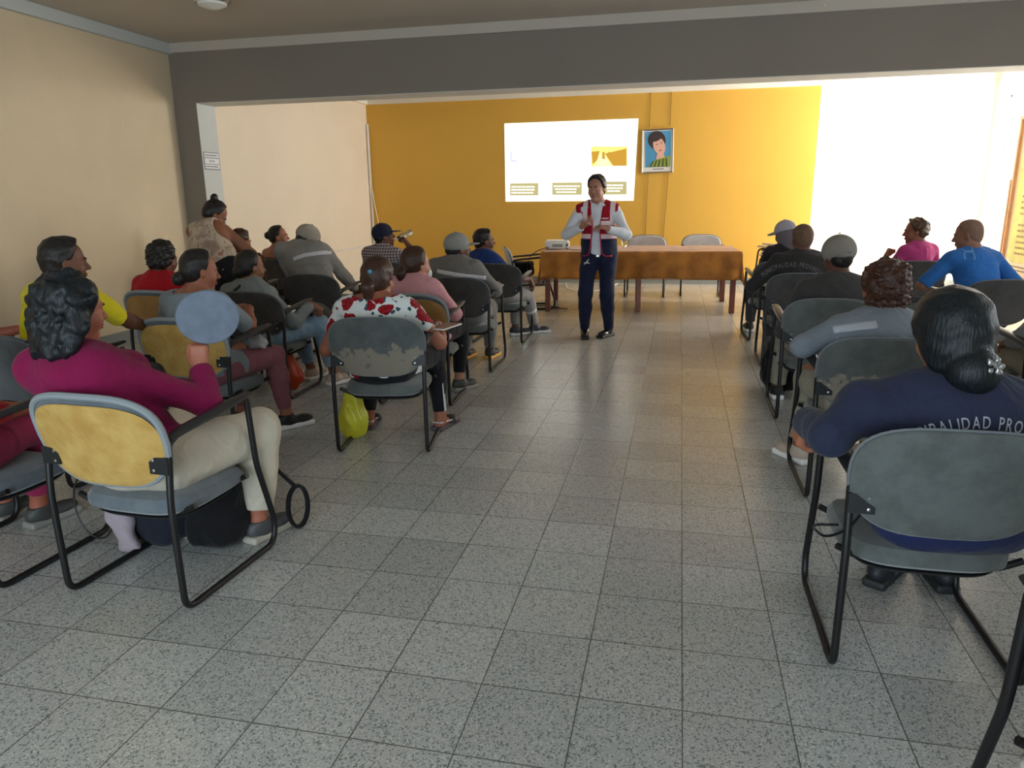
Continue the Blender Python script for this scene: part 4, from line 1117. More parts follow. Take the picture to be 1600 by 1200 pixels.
for x in (-1, 1): s.ell(J['sh']['R']*(x > 0)+J['sh']['L']*(x < 0)+J['Tf'][:, 0]*x*.092-up*.035, V(.060, .2, .14), J['TM'], .004, 's')
s.p.append(('c', J['N']+fwd*.13+up*.02, J['N']+fwd*.13-up*.24, .068, .034, .004, 's', J['N'], 1, (fwd, .3)))
s.p.append(('c', J['N']+fwd*.13-up*.24, J['N']+fwd*.13-up*.62, .034, .060, .004, 's', J['N'], 1, (fwd, .3)))
s.plane(V(0, 0, .775), -up, k=.004)
inner = Sdf()
vest = sdf_obj('vest', s, .006, Mvest, J['root'], J['org']); J['vest'] = vest
Mpink = mat('piping_red', 'C2183C', .6)
for x in (-1, 1):
    band('piping', J, J['N']-up*.3, (1, 0, 0), (0, 0, 1), (0, -1, 0), [(x*.046, .17), (x*.040, .05), (x*.048, -.05), (x*.056, -.14), (x*.070, -.21), (x*.10, -.232), (x*.165, -.23)], .010, Mpink, o=vest, off=.003, nw=3)
    band('pocket_flap', J, J['N']-up*.3, (1, 0, 0), (0, 0, 1), (0, -1, 0), [(x*.07, -.085), (x*.145, -.085)], .012, cloth('vest_pocket', '14172A'), o=vest, off=.004, nw=3)
band('vest_logo', J, J['N']-up*.155, (1, 0, 0), (0, 0, 1), (0, -1, 0), [(.055, .0), (.07, .004), (.09, 0), (.12, .003)], .012, mat('logo_white', 'E9D5D8', .5), o=vest, off=.003, nw=3)
band('vest_logo', J, J['N']-up*.16, (1, 0, 0), (0, 0, 1), (0, -1, 0), [(-.115, .0), (-.08, .004), (-.06, 0), (-.05, -.01)], .007, mat('logo_white', 'E9D5D8', .5), o=vest, off=.003, nw=3)
bl = Sdf().box(P(.0)+fwd*.135, (.018, .008, .012), None, .002); sdf_obj('belt_buckle', bl, .004, mat('buckle', 'B8B2A8', .3, .9), J['root'], J['org'])
bd = Sdf().box(V(-.925, 7.655, .775), (.028, .004, .016), None, .002).cone(V(-.925, 7.655, .80), V(-.905, 7.66, .83), .006, .004); sdf_obj('badge', bd, .004, mat('badge', 'C9C1BC', .5), J['root'], J['org'])

# ---- left block
P1 = person('woman with dark wavy hair in magenta sweater, raising a fan, nearest on the left', (-1.97, 2.30, .49), at(116, 484, 2.24), res=.006, hyaw=-24, hp=6, hr=3, tyaw=-4, g=1.15, sw=.168, skin='A8674F', fem=True,
    RH=at(312, 574, 2.50), ER=at(322, 628, 2.42), EL=(-2.20, 2.38, .66), hdR=((0, .1, 1), (-.3, .9, 0)), LH=(-2.17, 2.52, .62), RA=(-1.75, 2.66, .095), LA=(-2.10, 2.66, .095), RK=(.15, 0, 1), curl=(1.1, .6), footR=-12, handsc=.92,
    shirt=cloth('magenta', '7C1042'), neck='high', sleeve=1.97, trousers=cloth('cream', 'C4BAA8'), shoes='grey', hair='wavy', hairm=HG, hairkw=dict(wide=1.42, noise=.004), roll=.0, thigh=1.2, neckl=.10, tlen=.86, armscale=.95)
print('P1 wR', P1['wR'])
P2 = person('man with short black hair in yellow tee, looking right, by the left wall', (-3.17, 3.18, .50), at(102, 410, 3.24), res=.007, hyaw=-42, hp=4, tyaw=-16, g=1.10, sw=.225, skin='6E4534',
    RH=at(232, 512, 3.62), elbR=(.4, -.5, -1), shirt=cloth('yellow', 'D2C21A'), sleeve=.95, trousers=cloth('charcoal', '3C3B40'), shoes='black', hair='short', hairm=HB, group=AUD_L, neckl=.05, roll=0.06)
P3 = person('curly black-haired woman in red top by the left wall', (-3.80, 4.86, .49), at(256, 405, 4.92), hyaw=-18, hp=10, tyaw=0, g=1.0, sw=.18, skin='6E4534', fem=True,
    shirt=cloth('red', 'A8141E'), sleeve=1.0, trousers=cloth('black', '1C1A1E'), shoes='black', hair='curly', hairm=HB, group=AUD_L, face=False)
P4 = person('woman with low bun in light grey tee and mauve trousers', (-2.73, 3.76, .49), at(313, 424, 3.86), res=.007, hyaw=-42, hp=8, tyaw=-10, g=1.10, sw=.20, skin='9A614A', fem=True,
    RH=at(388, 482, 4.20), elbR=(.7, -.2, -1), RA=(-2.46, 4.17, .10), LA=(-2.80, 4.20, .10), footR=-28, footL=-20, shirt=cloth('grey_tee', '858E95'), sleeve=.85, neck='scoop', trousers=cloth('mauve', '84505A'), tlen=.9, trous_noise=.002,
    shoes='black', hair='bun', hairm=HB, hairkw=dict(bun=(-.02, -.115, -.055), bunr=.042), group=AUD_L, curl=(1.0, .5), hdR=((-.9, .4, .1), (0, 0, -1)))
band('hair_tie', P4, P4['T'](0, 0, 0), (1, 0, 0), (0, 0, 1), (0, -1, 0), [(0, 0), (.02, .02)], .008, mat('tie_x', 'B0B0B0', .5)) if False else None
P5 = person('woman in grey long-sleeved sweater and light jeans with hoop earrings', (-3.02, 4.92, .49), at(392, 418, 4.98), res=.008, hyaw=-36, hp=2, tyaw=-12, g=1.05, sw=.19, skin='8A5A44', fem=True,
    RH=at(486, 476, 5.16), elbR=(.6, -.3, -1), RA=(-2.68, 5.32, .10), LA=(-2.95, 5.45, .10), footR=-15, shirt=cloth('grey_sweater', '7C8284'), sleeve=1.9, neck='crew', trousers=Mdenim, tlen=.85,
    shoes='white', hair='bun', hairm=HB, hairkw=dict(bun=(0, -.10, -.03), bunr=.045), group=AUD_L, curl=(1.1, .5), hdR=((.8, .3, -.5), (-.5, 0, -1)))
hp = P5['T'](.080, .002, -.045); o = MB()
ring = [Vector(hp-P5['org'])+Vector((0, math.cos(a)*.016, math.sin(a)*.016-.012)) for a in np.linspace(0, 2*PI, 16)[:-1]]; o.tube(ring, .0022, 6, closed=True); o.build('earring', mat('gold', 'C9A85A', .3, 1), P5['root'])
band('strap', P5, P5['N']-V(0, 0, .05), (1, 0, 0), (0, 0, 1), (0, -1, 0), [(.02, .05), (-.05, 0), (-.10, -.08), (-.15, -.2)], .02, mat('strap_black', '17171A', .7), nw=3)
P6 = person('standing woman in sleeveless tan floral blouse with high bun, leaning over', at(352, 432, 5.72), at(336, 336, 5.95), res=.008, hyaw=-50, hp=38, hr=0, tyaw=-8, g=1.16, sw=.19, skin='8A5840', fem=True, stand=True,
    RH=at(384, 392, 6.12), LH=(-3.85, 6.15, .98), elbR=(1, -.2, -.6), elbL=(-.8, -.6, -.5), RA=(-3.62, 5.72, .09), LA=(-3.86, 5.72, .09), shirt=Mtan, sleeve=0, neck='tank', hem=.02, trousers=cloth('black', ''), tlen=.95, back=.05,
    shoes='black', hair='bun', hairm=HB, hairkw=dict(bun=(-.01, -.085, .125), bunr=.036), roll=.0, RK=(0, 1, 0), LK=(0, 1, 0), neckl=.06, curl=(.8, .5), face=True, lookeyes=False)
P7 = person('dark-haired seated person half hidden by the standing woman in tan blouse', (-4.12, 6.24, .49), at(376, 379, 6.30), hyaw=-20, hp=6, g=.88, sw=.155, skin='7A4E3A', shirt=cloth('brown_top', '4A3A38'), sleeve=1, trousers=cloth('black', ''), shoes='black', hair='short', hairm=HBr, group=AUD_L)
P8 = person('bare-shouldered woman with a bun, seen in profile against the pale wall', (-4.45, 7.76, .49), at(436, 370, 7.72), hyaw=-72, hp=-2, tyaw=-15, g=.95, sw=.17, skin='A06A50', fem=True,
    shirt=cloth('dark_top', '2E2A2E'), sleeve=0, neck='strap', trousers=cloth('black', ''), shoes='black', hair='bun', hairm=HB, hairkw=dict(bun=(0, -.125, .02), bunr=.042), group=AUD_L)
P9 = person('broad man in beige cap and grey work jacket with a white shoulder band', (-3.19, 6.16, .50), at(481, 375, 6.34), hyaw=-42, hp=26, tyaw=-8, g=1.32, sw=.245, skin='7A4E3A',
    RH=at(556, 452, 6.6), shirt=cloth('grey_jacket', '8F8A84'), sleeve=1.9, neck='high', trousers=cloth('grey_work', '7D7A76'), shoes='black', hair='crop', hairm=HB, cap=dict(m=cloth('beige_cap', '9C9384'), brim=.05, s=1.04, low=-.02), group=AUD_L, collar=True, neckl=.0)
band('reflective_band', P9, at(488, 398, 6.1), (1, 0, 0), (0, 0, 1), (0, -1, 0), [(-.20, -.045), (-.08, -.005), (.05, .012), (.2, .015)], .035, Mrefl)
P10 = person('man in navy cap and checked shirt drinking from a clear bottle', (-3.0, 7.44, .50), at(600, 369, 7.42), hyaw=-62, hp=-10, tyaw=-12, g=1.0, sw=.20, skin='6E4534',
    RH=at(637, 382, 7.52), elbR=(.9, .2, -.5), hdR=((-.55, .3, .75), (-.8, -.1, -.5)), shirt=Mplaid, sleeve=1.1, neck='high', trousers=cloth('grey_work', ''), shoes='black', hair='crop', hairm=HB,
    cap=dict(m=cloth('navy_cap', '262639'), brim=.07, s=1.0, low=-.01), curl=(1.0, .5), group=AUD_L, collar=True, neckl=.055)
P11 = person('woman in white blouse with red roses, hair in a low ponytail with a blue tie', (-1.70, 3.98, .49), at(592, 437, 4.06), res=.006, hyaw=-8, hp=4, tyaw=6, g=1.12, sw=.205, skin='9A5F48', fem=True,
    RH=at(684, 508, 4.36), elbR=(.8, -.3, -1), RA=(-1.46, 4.34, .09), LA=(-1.93, 4.28, .09), footR=-20, footL=5, shirt=Mfloral, sleeve=.55, neck='scoop', trousers=cloth('black', ''), tlen=.93, trous_noise=.002,
    shoes='sandal', hair='pony', hairm=HBr, hairkw=dict(length=.11, low=.01, vol=1.6, tie=((.02, -.130, .050), '4F93A8')), curl=(.8, .5), hdR=((.1, 1, -.3), (-.5, 0, -1)), neckl=.05)
for x in (.030, .042):
    pts = []
    kn, a = P11['kR'], P11['aR']
    MB().tube([Vector(kn+(a-kn)*t-P11['org'])+Vector((.052-.006*t, -.028+(x-.036)*1.6, 0)) for t in np.linspace(.15, .9, 8)], .004, 6).build('side_stripe', mat('stripe_white', 'D8D8D8', .6), P11['root'])
P12 = person('woman in pink sweater and face mask, brown hair in a low ponytail', (-1.80, 4.96, .49), at(651, 414, 5.0), res=.007, hyaw=-38, hp=2, tyaw=-12, g=1.02, sw=.185, skin='B07A62', fem=True,
    RH=at(690, 478, 5.28), elbR=(1, -.2, -.8), RA=(-1.62, 5.30, .10), LA=(-1.92, 5.42, .10), footR=-20, shirt=cloth('pink', 'CF949A'), sleeve=1.9, neck='crew', trousers=cloth('black', ''), shoes='dgrey', tlen=.88, trous_noise=.002,
    hair='pony', hairm=HBr, hairkw=dict(length=.09, low=-.01, vol=1.4), group=AUD_L, curl=(.9, .5), neckl=.035)
s = Sdf().ell(P12['T'](0, .072, -.062), V(.056, .046, .048), P12['F'], .01); s.ell(P12['T'](0, .03, -.06), V(.060, .05, .06), P12['F'], .004, 's'); sdf_obj('face_mask', s, .005, mat('mask_white', 'C9D3DA', .7), P12['root'], P12['org'])
P13 = person('man in grey flat-brimmed cap and grey work jacket with white back band', (-1.79, 6.04, .50), at(716, 389, 6.10), res=.008, hyaw=-52, hp=-3, tyaw=-10, g=1.08, sw=.215, skin='5E3C2E',
    RH=at(776, 446, 6.42), elbR=(.8, -.4, -1), RA=(-1.68, 6.50, .09), LA=(-1.90, 6.45, .09), shirt=cloth('grey_jacket2', '77726E'), sleeve=1.9, neck='high', trousers=cloth('grey_work', ''), shoes='yellow', hair='crop', hairm=HB,
    cap=dict(m=cloth('grey_cap', '8C8A86'), brim=.075, s=1.02, low=-.005, tilt=-2), group=AUD_L, collar=True, neckl=.03)
band('reflective_band', P13, at(716, 432, 5.9), (1, 0, 0), (0, 0, 1), (0, -1, 0), [(-.21, .035), (-.08, .02), (.05, .0), (.2, -.025)], .035, Mrefl)
P14 = person('man in royal blue shirt and grey trousers with his arm along the chair', (-1.79, 7.34, .50), at(757, 377, 7.40), hyaw=-62, hp=0, tyaw=-22, g=1.0, sw=.195, skin='6E4534',
    RH=at(828, 436, 7.62), elbR=(.5, -.5, -1), hdR=((.4, .3, -.9), (-.3, .2, -.8)), RA=(-1.52, 7.86, .09), LA=(-1.70, 7.70, .09), footR=-40, footL=-35, shirt=cloth('royal_blue', '27407E'), sleeve=1.0, neck='crew', trousers=cloth('light_grey', '8E8B88'),
    shoes='bluewhite', hair='short', hairm=HB, group=AUD_L, curl=(.5, .4))
for n_ in 'RL': 
    kn, a = P14['k'+n_], P14['a'+n_]; p = kn*.55+a*.45
    s = Sdf().cone(p, p+(a-kn)*.10, .066, .064, .002); s.plane(p, kn-a, k=.002); s.plane(p+(a-kn)*.10, a-kn, k=.002); sdf_obj('reflective_band', s, .006, Mrefl, P14['root'], P14['org'])
P0 = person('person in pink trousers and grey slip-on shoes, cut by the left edge', (-2.80, 2.22, .49), (-2.90, 2.22, 1.08), hyaw=-15, g=1.05, skin='A05A44', fem=True, RH=(-2.70, 2.50, .60), LH=(-2.95, 2.50, .58), RA=(-2.84, 2.60, .09), LA=(-3.05, 2.62, .09), footR=-12,
    shirt=cloth('red', ''), sleeve=1.3, trousers=cloth('pink_trousers', '9A2C54'), shoes='dgrey', hair='bun', hairm=HB, group=AUD_L, tlen=.84)
P0b = person('person in dark blue with bare forearm on a chair arm, cut by the left edge', (-4.10, 3.16, .50), (-4.15, 3.2, 1.10), hyaw=-15, g=1.0, skin='8E4F3C', RH=(-3.76, 3.50, .735), elbR=(.8, -.6, -1), shirt=cloth('navy_dark', '1A2230'), sleeve=.9, trousers=cloth('blue_dark', '1B2A44'), shoes='black', hair='short', hairm=HB, group=AUD_L)

# ---- right block
P20 = person('woman in navy lettered sweater with low bun and silver hair clip', (.86, 2.36, .49), at(1482, 528, 2.42), res=.006, hyaw=12, hp=4, tyaw=6, g=1.30, sw=.262, skin='A86A50', fem=True,
    LH=(.43, 2.50, .72), EL=(.47, 2.27, .735), hdL=((-.1, .35, -1), (.9, .1, .1)), RH=(1.1, 2.6, .70), LA=(.80, 2.78, .09), RA=(1.02, 2.80, .09), footL=-40, footR=0, LK=(0, 0, 1), shirt=cloth('navy', '2B2F45'), neck='crew', sleeve=1.88, trousers=cloth('blue_track', '222A50'), tlen=.80,
    shoes='navy', hair='bun', hairm=HG, hairkw=dict(bun=(.012, -.115, -.085), bunr=.074, vol=3.0, nape=.012, clip=(.035, -.178, -.060), noise=.004), group=AUD_R, neckl=.085, thigh=1.1, armscale=.98)
P19 = person('person with short reddish hair in blue-grey top and beige trousers', (.93, 3.72, .49), at(1379, 447, 3.84), res=.006, hyaw=22, hp=4, tyaw=4, g=1.18, sw=.215, skin='8E5A42', fem=True,
    LH=(.72, 3.95, .70), EL=(.60, 3.70, .735), RH=(1.15, 4.0, .62), LA=(.70, 4.12, .09), RA=(1.05, 4.15, .09), footL=30, shirt=cloth('blue_grey', '7A818A'), neck='crew', sleeve=1.9, trousers=cloth('beige_work', '8F8878'), tlen=.86,
    shoes='white', hair='bob', hairm=HRed, hairkw=dict(wide=1.2, noise=.006), group=AUD_R, neckl=.085, thigh=1.1)
band('reflective_band', P19, at(1345, 516, 3.6), (1, 0, 0), (0, 0, 1), (0, -1, 0), [(-.10, -.02), (.0, .005), (.08, .02)], .035, Mrefl2)
for n_ in 'L': 
    kn, a = P19['k'+n_], P19['a'+n_]; p = kn*.62+a*.38
    s = Sdf().cone(p, p+(a-kn)*.10, .070, .067, .002); s.plane(p, kn-a, k=.002); s.plane(p+(a-kn)*.10, a-kn, k=.002); sdf_obj('reflective_band', s, .006, mat('cuff_band', 'C9C4D8', .4), P19['root'], P19['org'])
P18 = person('person in charcoal tee and beige cap with neck-length dark hair', (.94, 5.06, .50), at(1309, 402, 5.18), res=.007, hyaw=20, hp=6, tyaw=6, g=1.12, sw=.215, skin='5E3C30',
    LH=(.74, 5.34, .62), EL=at(1224, 518, 5.14), LA=(.74, 5.5, .09), RA=(1.05, 5.5, .09), shirt=cloth('charcoal_top', '3F3C3B'), neck='high', sleeve=1.9, trousers=cloth('beige_work', ''), shoes='black', hair='short', hairm=HB, cap=dict(m=cloth('beige_cap2', '877F76'), brim=.06, s=1.08, low=-.03), group=AUD_R, neckl=.085)
P17 = person('close-cropped man in dark lettered sweater, seen from behind', (1.0, 6.64, .50), at(1253, 374, 6.78), hyaw=14, hp=2, tyaw=4, g=1.15, sw=.22, skin='6E4A3C',
    LH=(.70, 6.9, .66), elbL=(-1, -.4, -1), LA=(.85, 7.05, .09), RA=(1.15, 7.05, .09), shirt=cloth('dark_sweater', '33302F'), neck='crew', sleeve=1.9, trousers=cloth('charcoal', ''), shoes='black', hair='crop', hairm=HS, hairkw=dict(noise=.001), group=AUD_R, face=False)
P16 = person('person in light cap and grey hood with a hand at the chin', (.98, 7.9, .50), at(1226, 366, 7.85), hyaw=42, hp=12, tyaw=10, g=.98, sw=.19, skin='7A5644',
    LH=at(1197, 398, 7.95), elbL=(-.15, -.2, -1), hdL=((.3, .2, 1), (.8, .1, .2)), shirt=cloth('black_hoodie', '2B2729'), neck='crew', sleeve=1.85, trousers=cloth('charcoal', ''), shoes='black', hair='crop', hairm=HB, cap=dict(m=cloth('pale_cap', 'A9A3AC'), brim=.07, s=1.0), group=AUD_R, curl=(.5, 1.1), face=False)
s = Sdf(); T16 = P16['T']; s.cone(T16(0, -.03, -.02), T16(0, -.02, -.15), .098, .092, .03); s.ell(T16(0, .09, -.02), V(.075, .08, .10), P16['F'], .01, 's'); s.plane(T16(0, 0, .03), P16['F'][:, 2]); sdf_obj('hood', s, .008, cloth('grey_hood', '6E666E'), P16['root'], P16['org'])
ch('dark', 1.0, 7.72, 4, 'dark sled chair at the front of the right block under the hooded person', GR)
P21 = person('young man in pink tee with curly top hair, hand raised before his face', (2.26, 7.96, .50), at(1430, 362, 8.05), hyaw=82, hp=4, tyaw=30, g=.92, sw=.185, skin='8A5642',
    LH=at(1384, 402, 8.15), elbL=(-.5, -.2, -1), hdL=((.35, 0, .9), (.9, .2, -.3)), shirt=cloth('pink_tee', 'B8407C'), sleeve=1.0, neck='crew', trousers=cloth('charcoal', ''), shoes='black', hair='short', hairm=HW, hairkw=dict(noise=.006, vol=1.5), group=AUD_R, curl=(.5, 1.3))
P22 = person('shaven-headed man in blue tee leaning on a chair arm, looking left', (2.36, 6.38, .50), at(1512, 368, 6.62), hyaw=68, hp=10, tyaw=22, g=1.08, sw=.20, skin='8E6250',
    LH=(2.02, 6.75, .70), elbL=(-1, -.6, -.8), shirt=cloth('blue_tee', '2E68AE'), sleeve=.95, neck='crew', trousers=cloth('charcoal', ''), shoes='black', hair='buzz', hairm=hairmat('hair_shaven', '77594A', '8E6E5C', .8), hairkw=dict(noise=.0005), group=AUD_R, neckl=.07, back=-.02)
P23 = person('person in grey sweater, beige trousers and white shoes at the right edge', (2.10, 4.44, .50), (2.16, 4.44, 1.10), hyaw=30, g=1.1, sw=.21, skin='7A5040', LH=(1.9, 4.72, .60), RH=(2.3, 4.7, .6), LA=(1.95, 4.9, .10), RA=(2.2, 4.9, .09), shirt=cloth('grey_sweater2', '7E7F82'), sleeve=1.9, trousers=cloth('beige_work', ''), shoes='white', hair='short', hairm=HB, group=AUD_R)
P24 = person('person in black striped trousers at the bottom right corner', (1.0, 1.24, .49), (1.04, 1.22, 1.10), hyaw=20, g=1.1, sw=.20, skin='8E5A46', LH=(.90, 1.50, .62), RH=(1.12, 1.50, .62), LA=(.95, 1.66, .09), RA=(1.16, 1.62, .09), shirt=cloth('grey_sweater2', ''), sleeve=1.9, trousers=cloth('black', ''), shoes='black', hair='short', hairm=HB, group=AUD_R)
lettering('lettering', P20, 'MUNICIPALIDAD PROVINCIAL', at(1540, 672, 2.2), (1, 0, 0), (0, 0, 1), (0, -1, 0), .048, .30, mat('letter_grey', 'A9ADB5', .6), squeeze=.62, bold=.0004)
lettering('lettering', P17, 'MUNICIPALIDAD PROVINCIAL', at(1243, 418, 6.5), (1, 0, 0), (0, 0, 1), (0, -1, 0), .055, .34, mat('letter_dim', '6E6A6C', .7), squeeze=.55)
lettering('lettering', P9, 'MUNICIPALIDAD', at(486, 415, 6.1), (1, 0, 0), (0, 0, 1), (0, -1, 0), .042, .22, mat('letter_dim2', '77706C', .7), squeeze=.55)
lettering('tee_print', P22, 'H', at(1528, 408, 6.3), (1, 0, 0), (0, 0, 1), (0, -1, 0), .17, 50, mat('print_pale', '5E92C4', .7), squeeze=.8)
# ------------------------------------------------------------------ table, cloth and what stands on it
TA = R(3.5)
TB_ = thing('meeting_table', 'long reddish wooden table under a golden brown cloth at the front', 'table', (-.52, 10.10, 0), TA)
Mred = mat('reddish_wood', '7A3D2A', .4, var=.15, vscale=9)
MB().box((0, 0, .745), (2.42, 1.14, .03)).build('tabletop', Mred, TB_, smooth=False)
MB().box((0, -.53, .69), (2.36, .03, .09)).box((0, .53, .69), (2.36, .03, .09)).box((-1.17, 0, .69), (.03, 1.04, .09)).box((1.17, 0, .69), (.03, 1.04, .09)).build('apron', Mred, TB_, smooth=False)
for x in (-1.17, 0.0, 1.17):
    for y in (-.53, .53): MB().box((x, y, .365), (.065, .065, .73)).build('leg', Mred, TB_, smooth=False, bev=.006)
def table_cloth():
    hx, hy, zt, dr = 1.245, .61, .772, .335
    xs = np.concatenate([np.linspace(-hx-dr, -hx, 14), np.linspace(-hx, hx, 90)[1:-1], np.linspace(hx, hx+dr, 14)])
    ys = np.concatenate([np.linspace(-hy-dr, -hy, 14), np.linspace(-hy, hy, 26)[1:-1], np.linspace(hy, hy+dr, 14)])
    v = []; 
    for x in xs:
        for y in ys:
            cx, cy = min(max(x, -hx), hx), min(max(y, -hy), hy); dx, dy = x-cx, y-cy; d = math.hypot(dx, dy)
            if d < 1e-6:
                z = zt+.0025*math.sin(x*9+math.sin(y*7))*math.sin(y*11)+.0015*math.sin(x*31+y*17)
                v.append((x, y, z)); continue
            n = (dx/d, dy/d); s = x if abs(dy) > abs(dx) else y
            wv = (.020*math.sin(s*13+1.3*math.sin(s*5))+.012*math.sin(s*29))*(d/dr)+.006*math.exp(-((s-.62)/.012)**2)
            out = .008+.014*(d/dr)+wv; dd = min(d, dr*1.25); 
            if dx and dy: out += .035*(min(abs(dx), abs(dy))/dr)
            sag = .018*math.sin(s*4.2+.6)*(d/dr)
            v.append((cx+n[0]*out, cy+n[1]*out, zt-.002-dd*(1+.0)+sag*(.5)))
    m_, n_ = len(xs), len(ys); q = [(i*n_+j, (i+1)*n_+j, (i+1)*n_+j+1, i*n_+j+1) for i in range(m_-1) for j in range(n_-1)]
    return v, q
v, q = table_cloth(); me = bpy.data.meshes.new('tablecloth'); me.from_pydata(v, [], q); me.update()
Mcl = mat('velvet_gold', 'B47422', .75, col2='86500F', vscale=5, sheen=.2, bump=.25, bscale=14)
TC = link('tablecloth', me, Mcl); TC.location = (-.52, 10.10, 0); TC.rotation_euler = (0, 0, TA)
so = TC.modifiers.new('s', 'SOLIDIFY'); so.thickness = .004; so.offset = 1
tag(TC, 'golden brown velvet cloth draped over the long front table', 'tablecloth')
fr = MB(); x0 = -1.25
for k in range(150): fr.tube([(-1.25+2.5*k/149, -.648-.0*k, .452+.009*math.sin((-1.25+2.5*k/149)*4.2+.6)), (-1.25+2.5*k/149, -.650, .425)], .0045, 4)
o = fr.build('fringe', mat('fringe_gold', '9A6220', .85), TC)
o['kind'] = 'stuff'
# projector
PJ = thing('projector', 'white projector with lit top on the left end of the cloth', 'projector', (-1.60, 9.93, .777), R(180+6)); PJ.scale = (1.08, 1.08, 1.35)
MB().box((0, 0, .050), (.30, .235, .078), bevel=.018).build('housing', mat('projector_white', 'E4E4DC', .4), PJ)
MB().lathe([(.036, 0), (.038, .01), (.030, .018)], M=Matrix.Translation((.085, -.112, .052)) @ Matrix.Rotation(R(90), 4, 'X')).build('lens', mat('lens_glass', '15181F', .05), PJ)
g = MB()
for i in range(7): g.box((-.06+.018*i, .1185, .040), (.010, .003, .028))
g.build('port_panel', mat('port_dark', '35363A', .5), PJ, smooth=False)
MB().box((-.125, .1185, .045), (.022, .004, .026)).build('power_inlet', mat('port_dark', ''), PJ, smooth=False)
for sx in (-1, 1):
    for sy in (-1, 1): MB().lathe([(.010, 0), (.012, .012)], (.12*sx, .09*sy, 0), 10).build('foot', mat('port_dark', ''), PJ)
tag(MB().tube(smooth_path([(-1.46, 9.80, .815), (-1.40, 9.66, .790), (-1.25, 9.60, .786), (-1.08, 9.62, .786), (-.9, 9.75, .786)], .06), .004, 6).build('cable', mat('cable_black', '1B1B1D', .5)), 'thin black lead running from the projector along the cloth', 'cable')
tag(MB().tube(smooth_path([(-1.70, 9.81, .81), (-1.80, 9.66, .785), (-1.93, 9.62, .70), (-1.97, 9.66, .40), (-1.95, 9.7, .06), (-1.8, 9.6, .012), (-1.70, 9.72, .012), (-1.42, 9.66, .012)], .07), .006, 6).build('power_lead', mat('cable_black', '')), 'black power lead hanging off the table end to the floor', 'cable')
tag(MB().tube(smooth_path([(-2.05, 9.72, .012), (-1.95, 9.60, .012), (-1.83, 9.75, .012), (-1.95, 9.85, .012), (-1.72, 9.9, .012), (-1.55, 9.75, .012)], .06), .007, 6).build('extension_cord', mat('cable_black', '')), 'coiled black cord lying on the floor under the projector', 'cable')
tag(MB().tube(smooth_path([(-1.9, 12.7, .012), (-1.75, 11.9, .012), (-1.5, 11.5, .012), (-1.3, 11.6, .012), (-1.1, 11.9, .012), (-1.0, 12.7, .012)], .2), .007, 6).build('floor_cable', mat('conduit_white', '')), 'white cable curving over the floor behind the table', 'cable')
def bottle(x, y, z, label, col='9FC4DD', rot=None, s=1.0, lab=True):
    t = thing('water_bottle', label, 'bottle', (x, y, z)); t.scale = (s,)*3
    if rot: t.rotation_euler = rot
    M = mat('pet_plastic', 'EAF4F8', .08, trans=1, spec=.6)
    MB().lathe([(.026, 0), (.031, .006), (.031, .055), (.029, .075), (.031, .095), (.031, .135), (.022, .170), (.013, .188), (.013, .196)], n=20).build('bottle_body', M, t)
    if lab: MB().lathe([(.0325, .066), (.0325, .112)], n=20).build('bottle_label', mat('label_blue', '2C5FB0', .4), t)
    MB().lathe([(.0155, .188), (.0155, .206), (.013, .208)], n=16).build('bottle_cap', mat('cap_blue', 'DCE6F0', .4), t); return t
bottle(-.735, 10.42, .777, 'clear water bottle with blue label on the cloth, beside the presenter', s=1.35)
# bag hanging on the chair beside the table
def bag(name, label, cat, c, r, m, rz=0, parts=None, noise=.006, k=.02, res=.008, flatb=True):
    c = V(*c); r = V(*r); org = V(c[0], c[1], max(0, c[2]-r[2])); t = thing(name, label, cat, tuple(org))
    M = frame(rz); s = Sdf().box(c, r*.62, M, rad=min(r)*.42, k=.01); s.ell(c-V(0, 0, r[2]*.3), r*V(1, 1, .75), M, .04); s.noise(noise, V(26, 26, 22), 2)
    if flatb: s.plane(V(c[0], c[1], org[2]+.003), -V(0, 0, 1), k=.006)
    b = sdf_obj('bag_body', s, res, m, t, org); return t, b, org, M
Mblk = cloth('bag_black', '141315')
t, b, org, M = bag('shoulder_bag', 'dark bag on the seat of the sideways chair by the table', 'bag', (-2.06, 9.82, .52), (.16, .15, .095), Mblk, flatb=True)
# backpack at the feet of the woman in magenta
t, b, org, M = bag('backpack', 'black backpack with loose strap leaning at the magenta woman\'s shoe', 'bag', (-1.89, 2.58, .175), (.125, .085, .185), Mblk, rz=8)
o = Vector(org)
MB().tube([Vector(p)-o for p in smooth_path([(-1.85, 2.52, .30), (-1.70, 2.72, .33), (-1.64, 2.80, .20)], .05)], .010, 6, flat=2.2).build('strap', Mblk, t)
lp = [Vector((-1.635+.035*math.sin(a)*.6, 2.80+.05*math.sin(a), .105+.098*math.cos(a)))-o for a in np.linspace(0, 2*PI, 22)[:-1]]
MB().tube(lp, .009, 6, closed=True, flat=1.8).build('strap', Mblk, t)
MB().box((0, 0, 0), (.010, .004, .030), M=Matrix.Translation(Vector((-1.905, 2.497, .285))-o)).build('zip_pull', Mscrew, t, smooth=False)
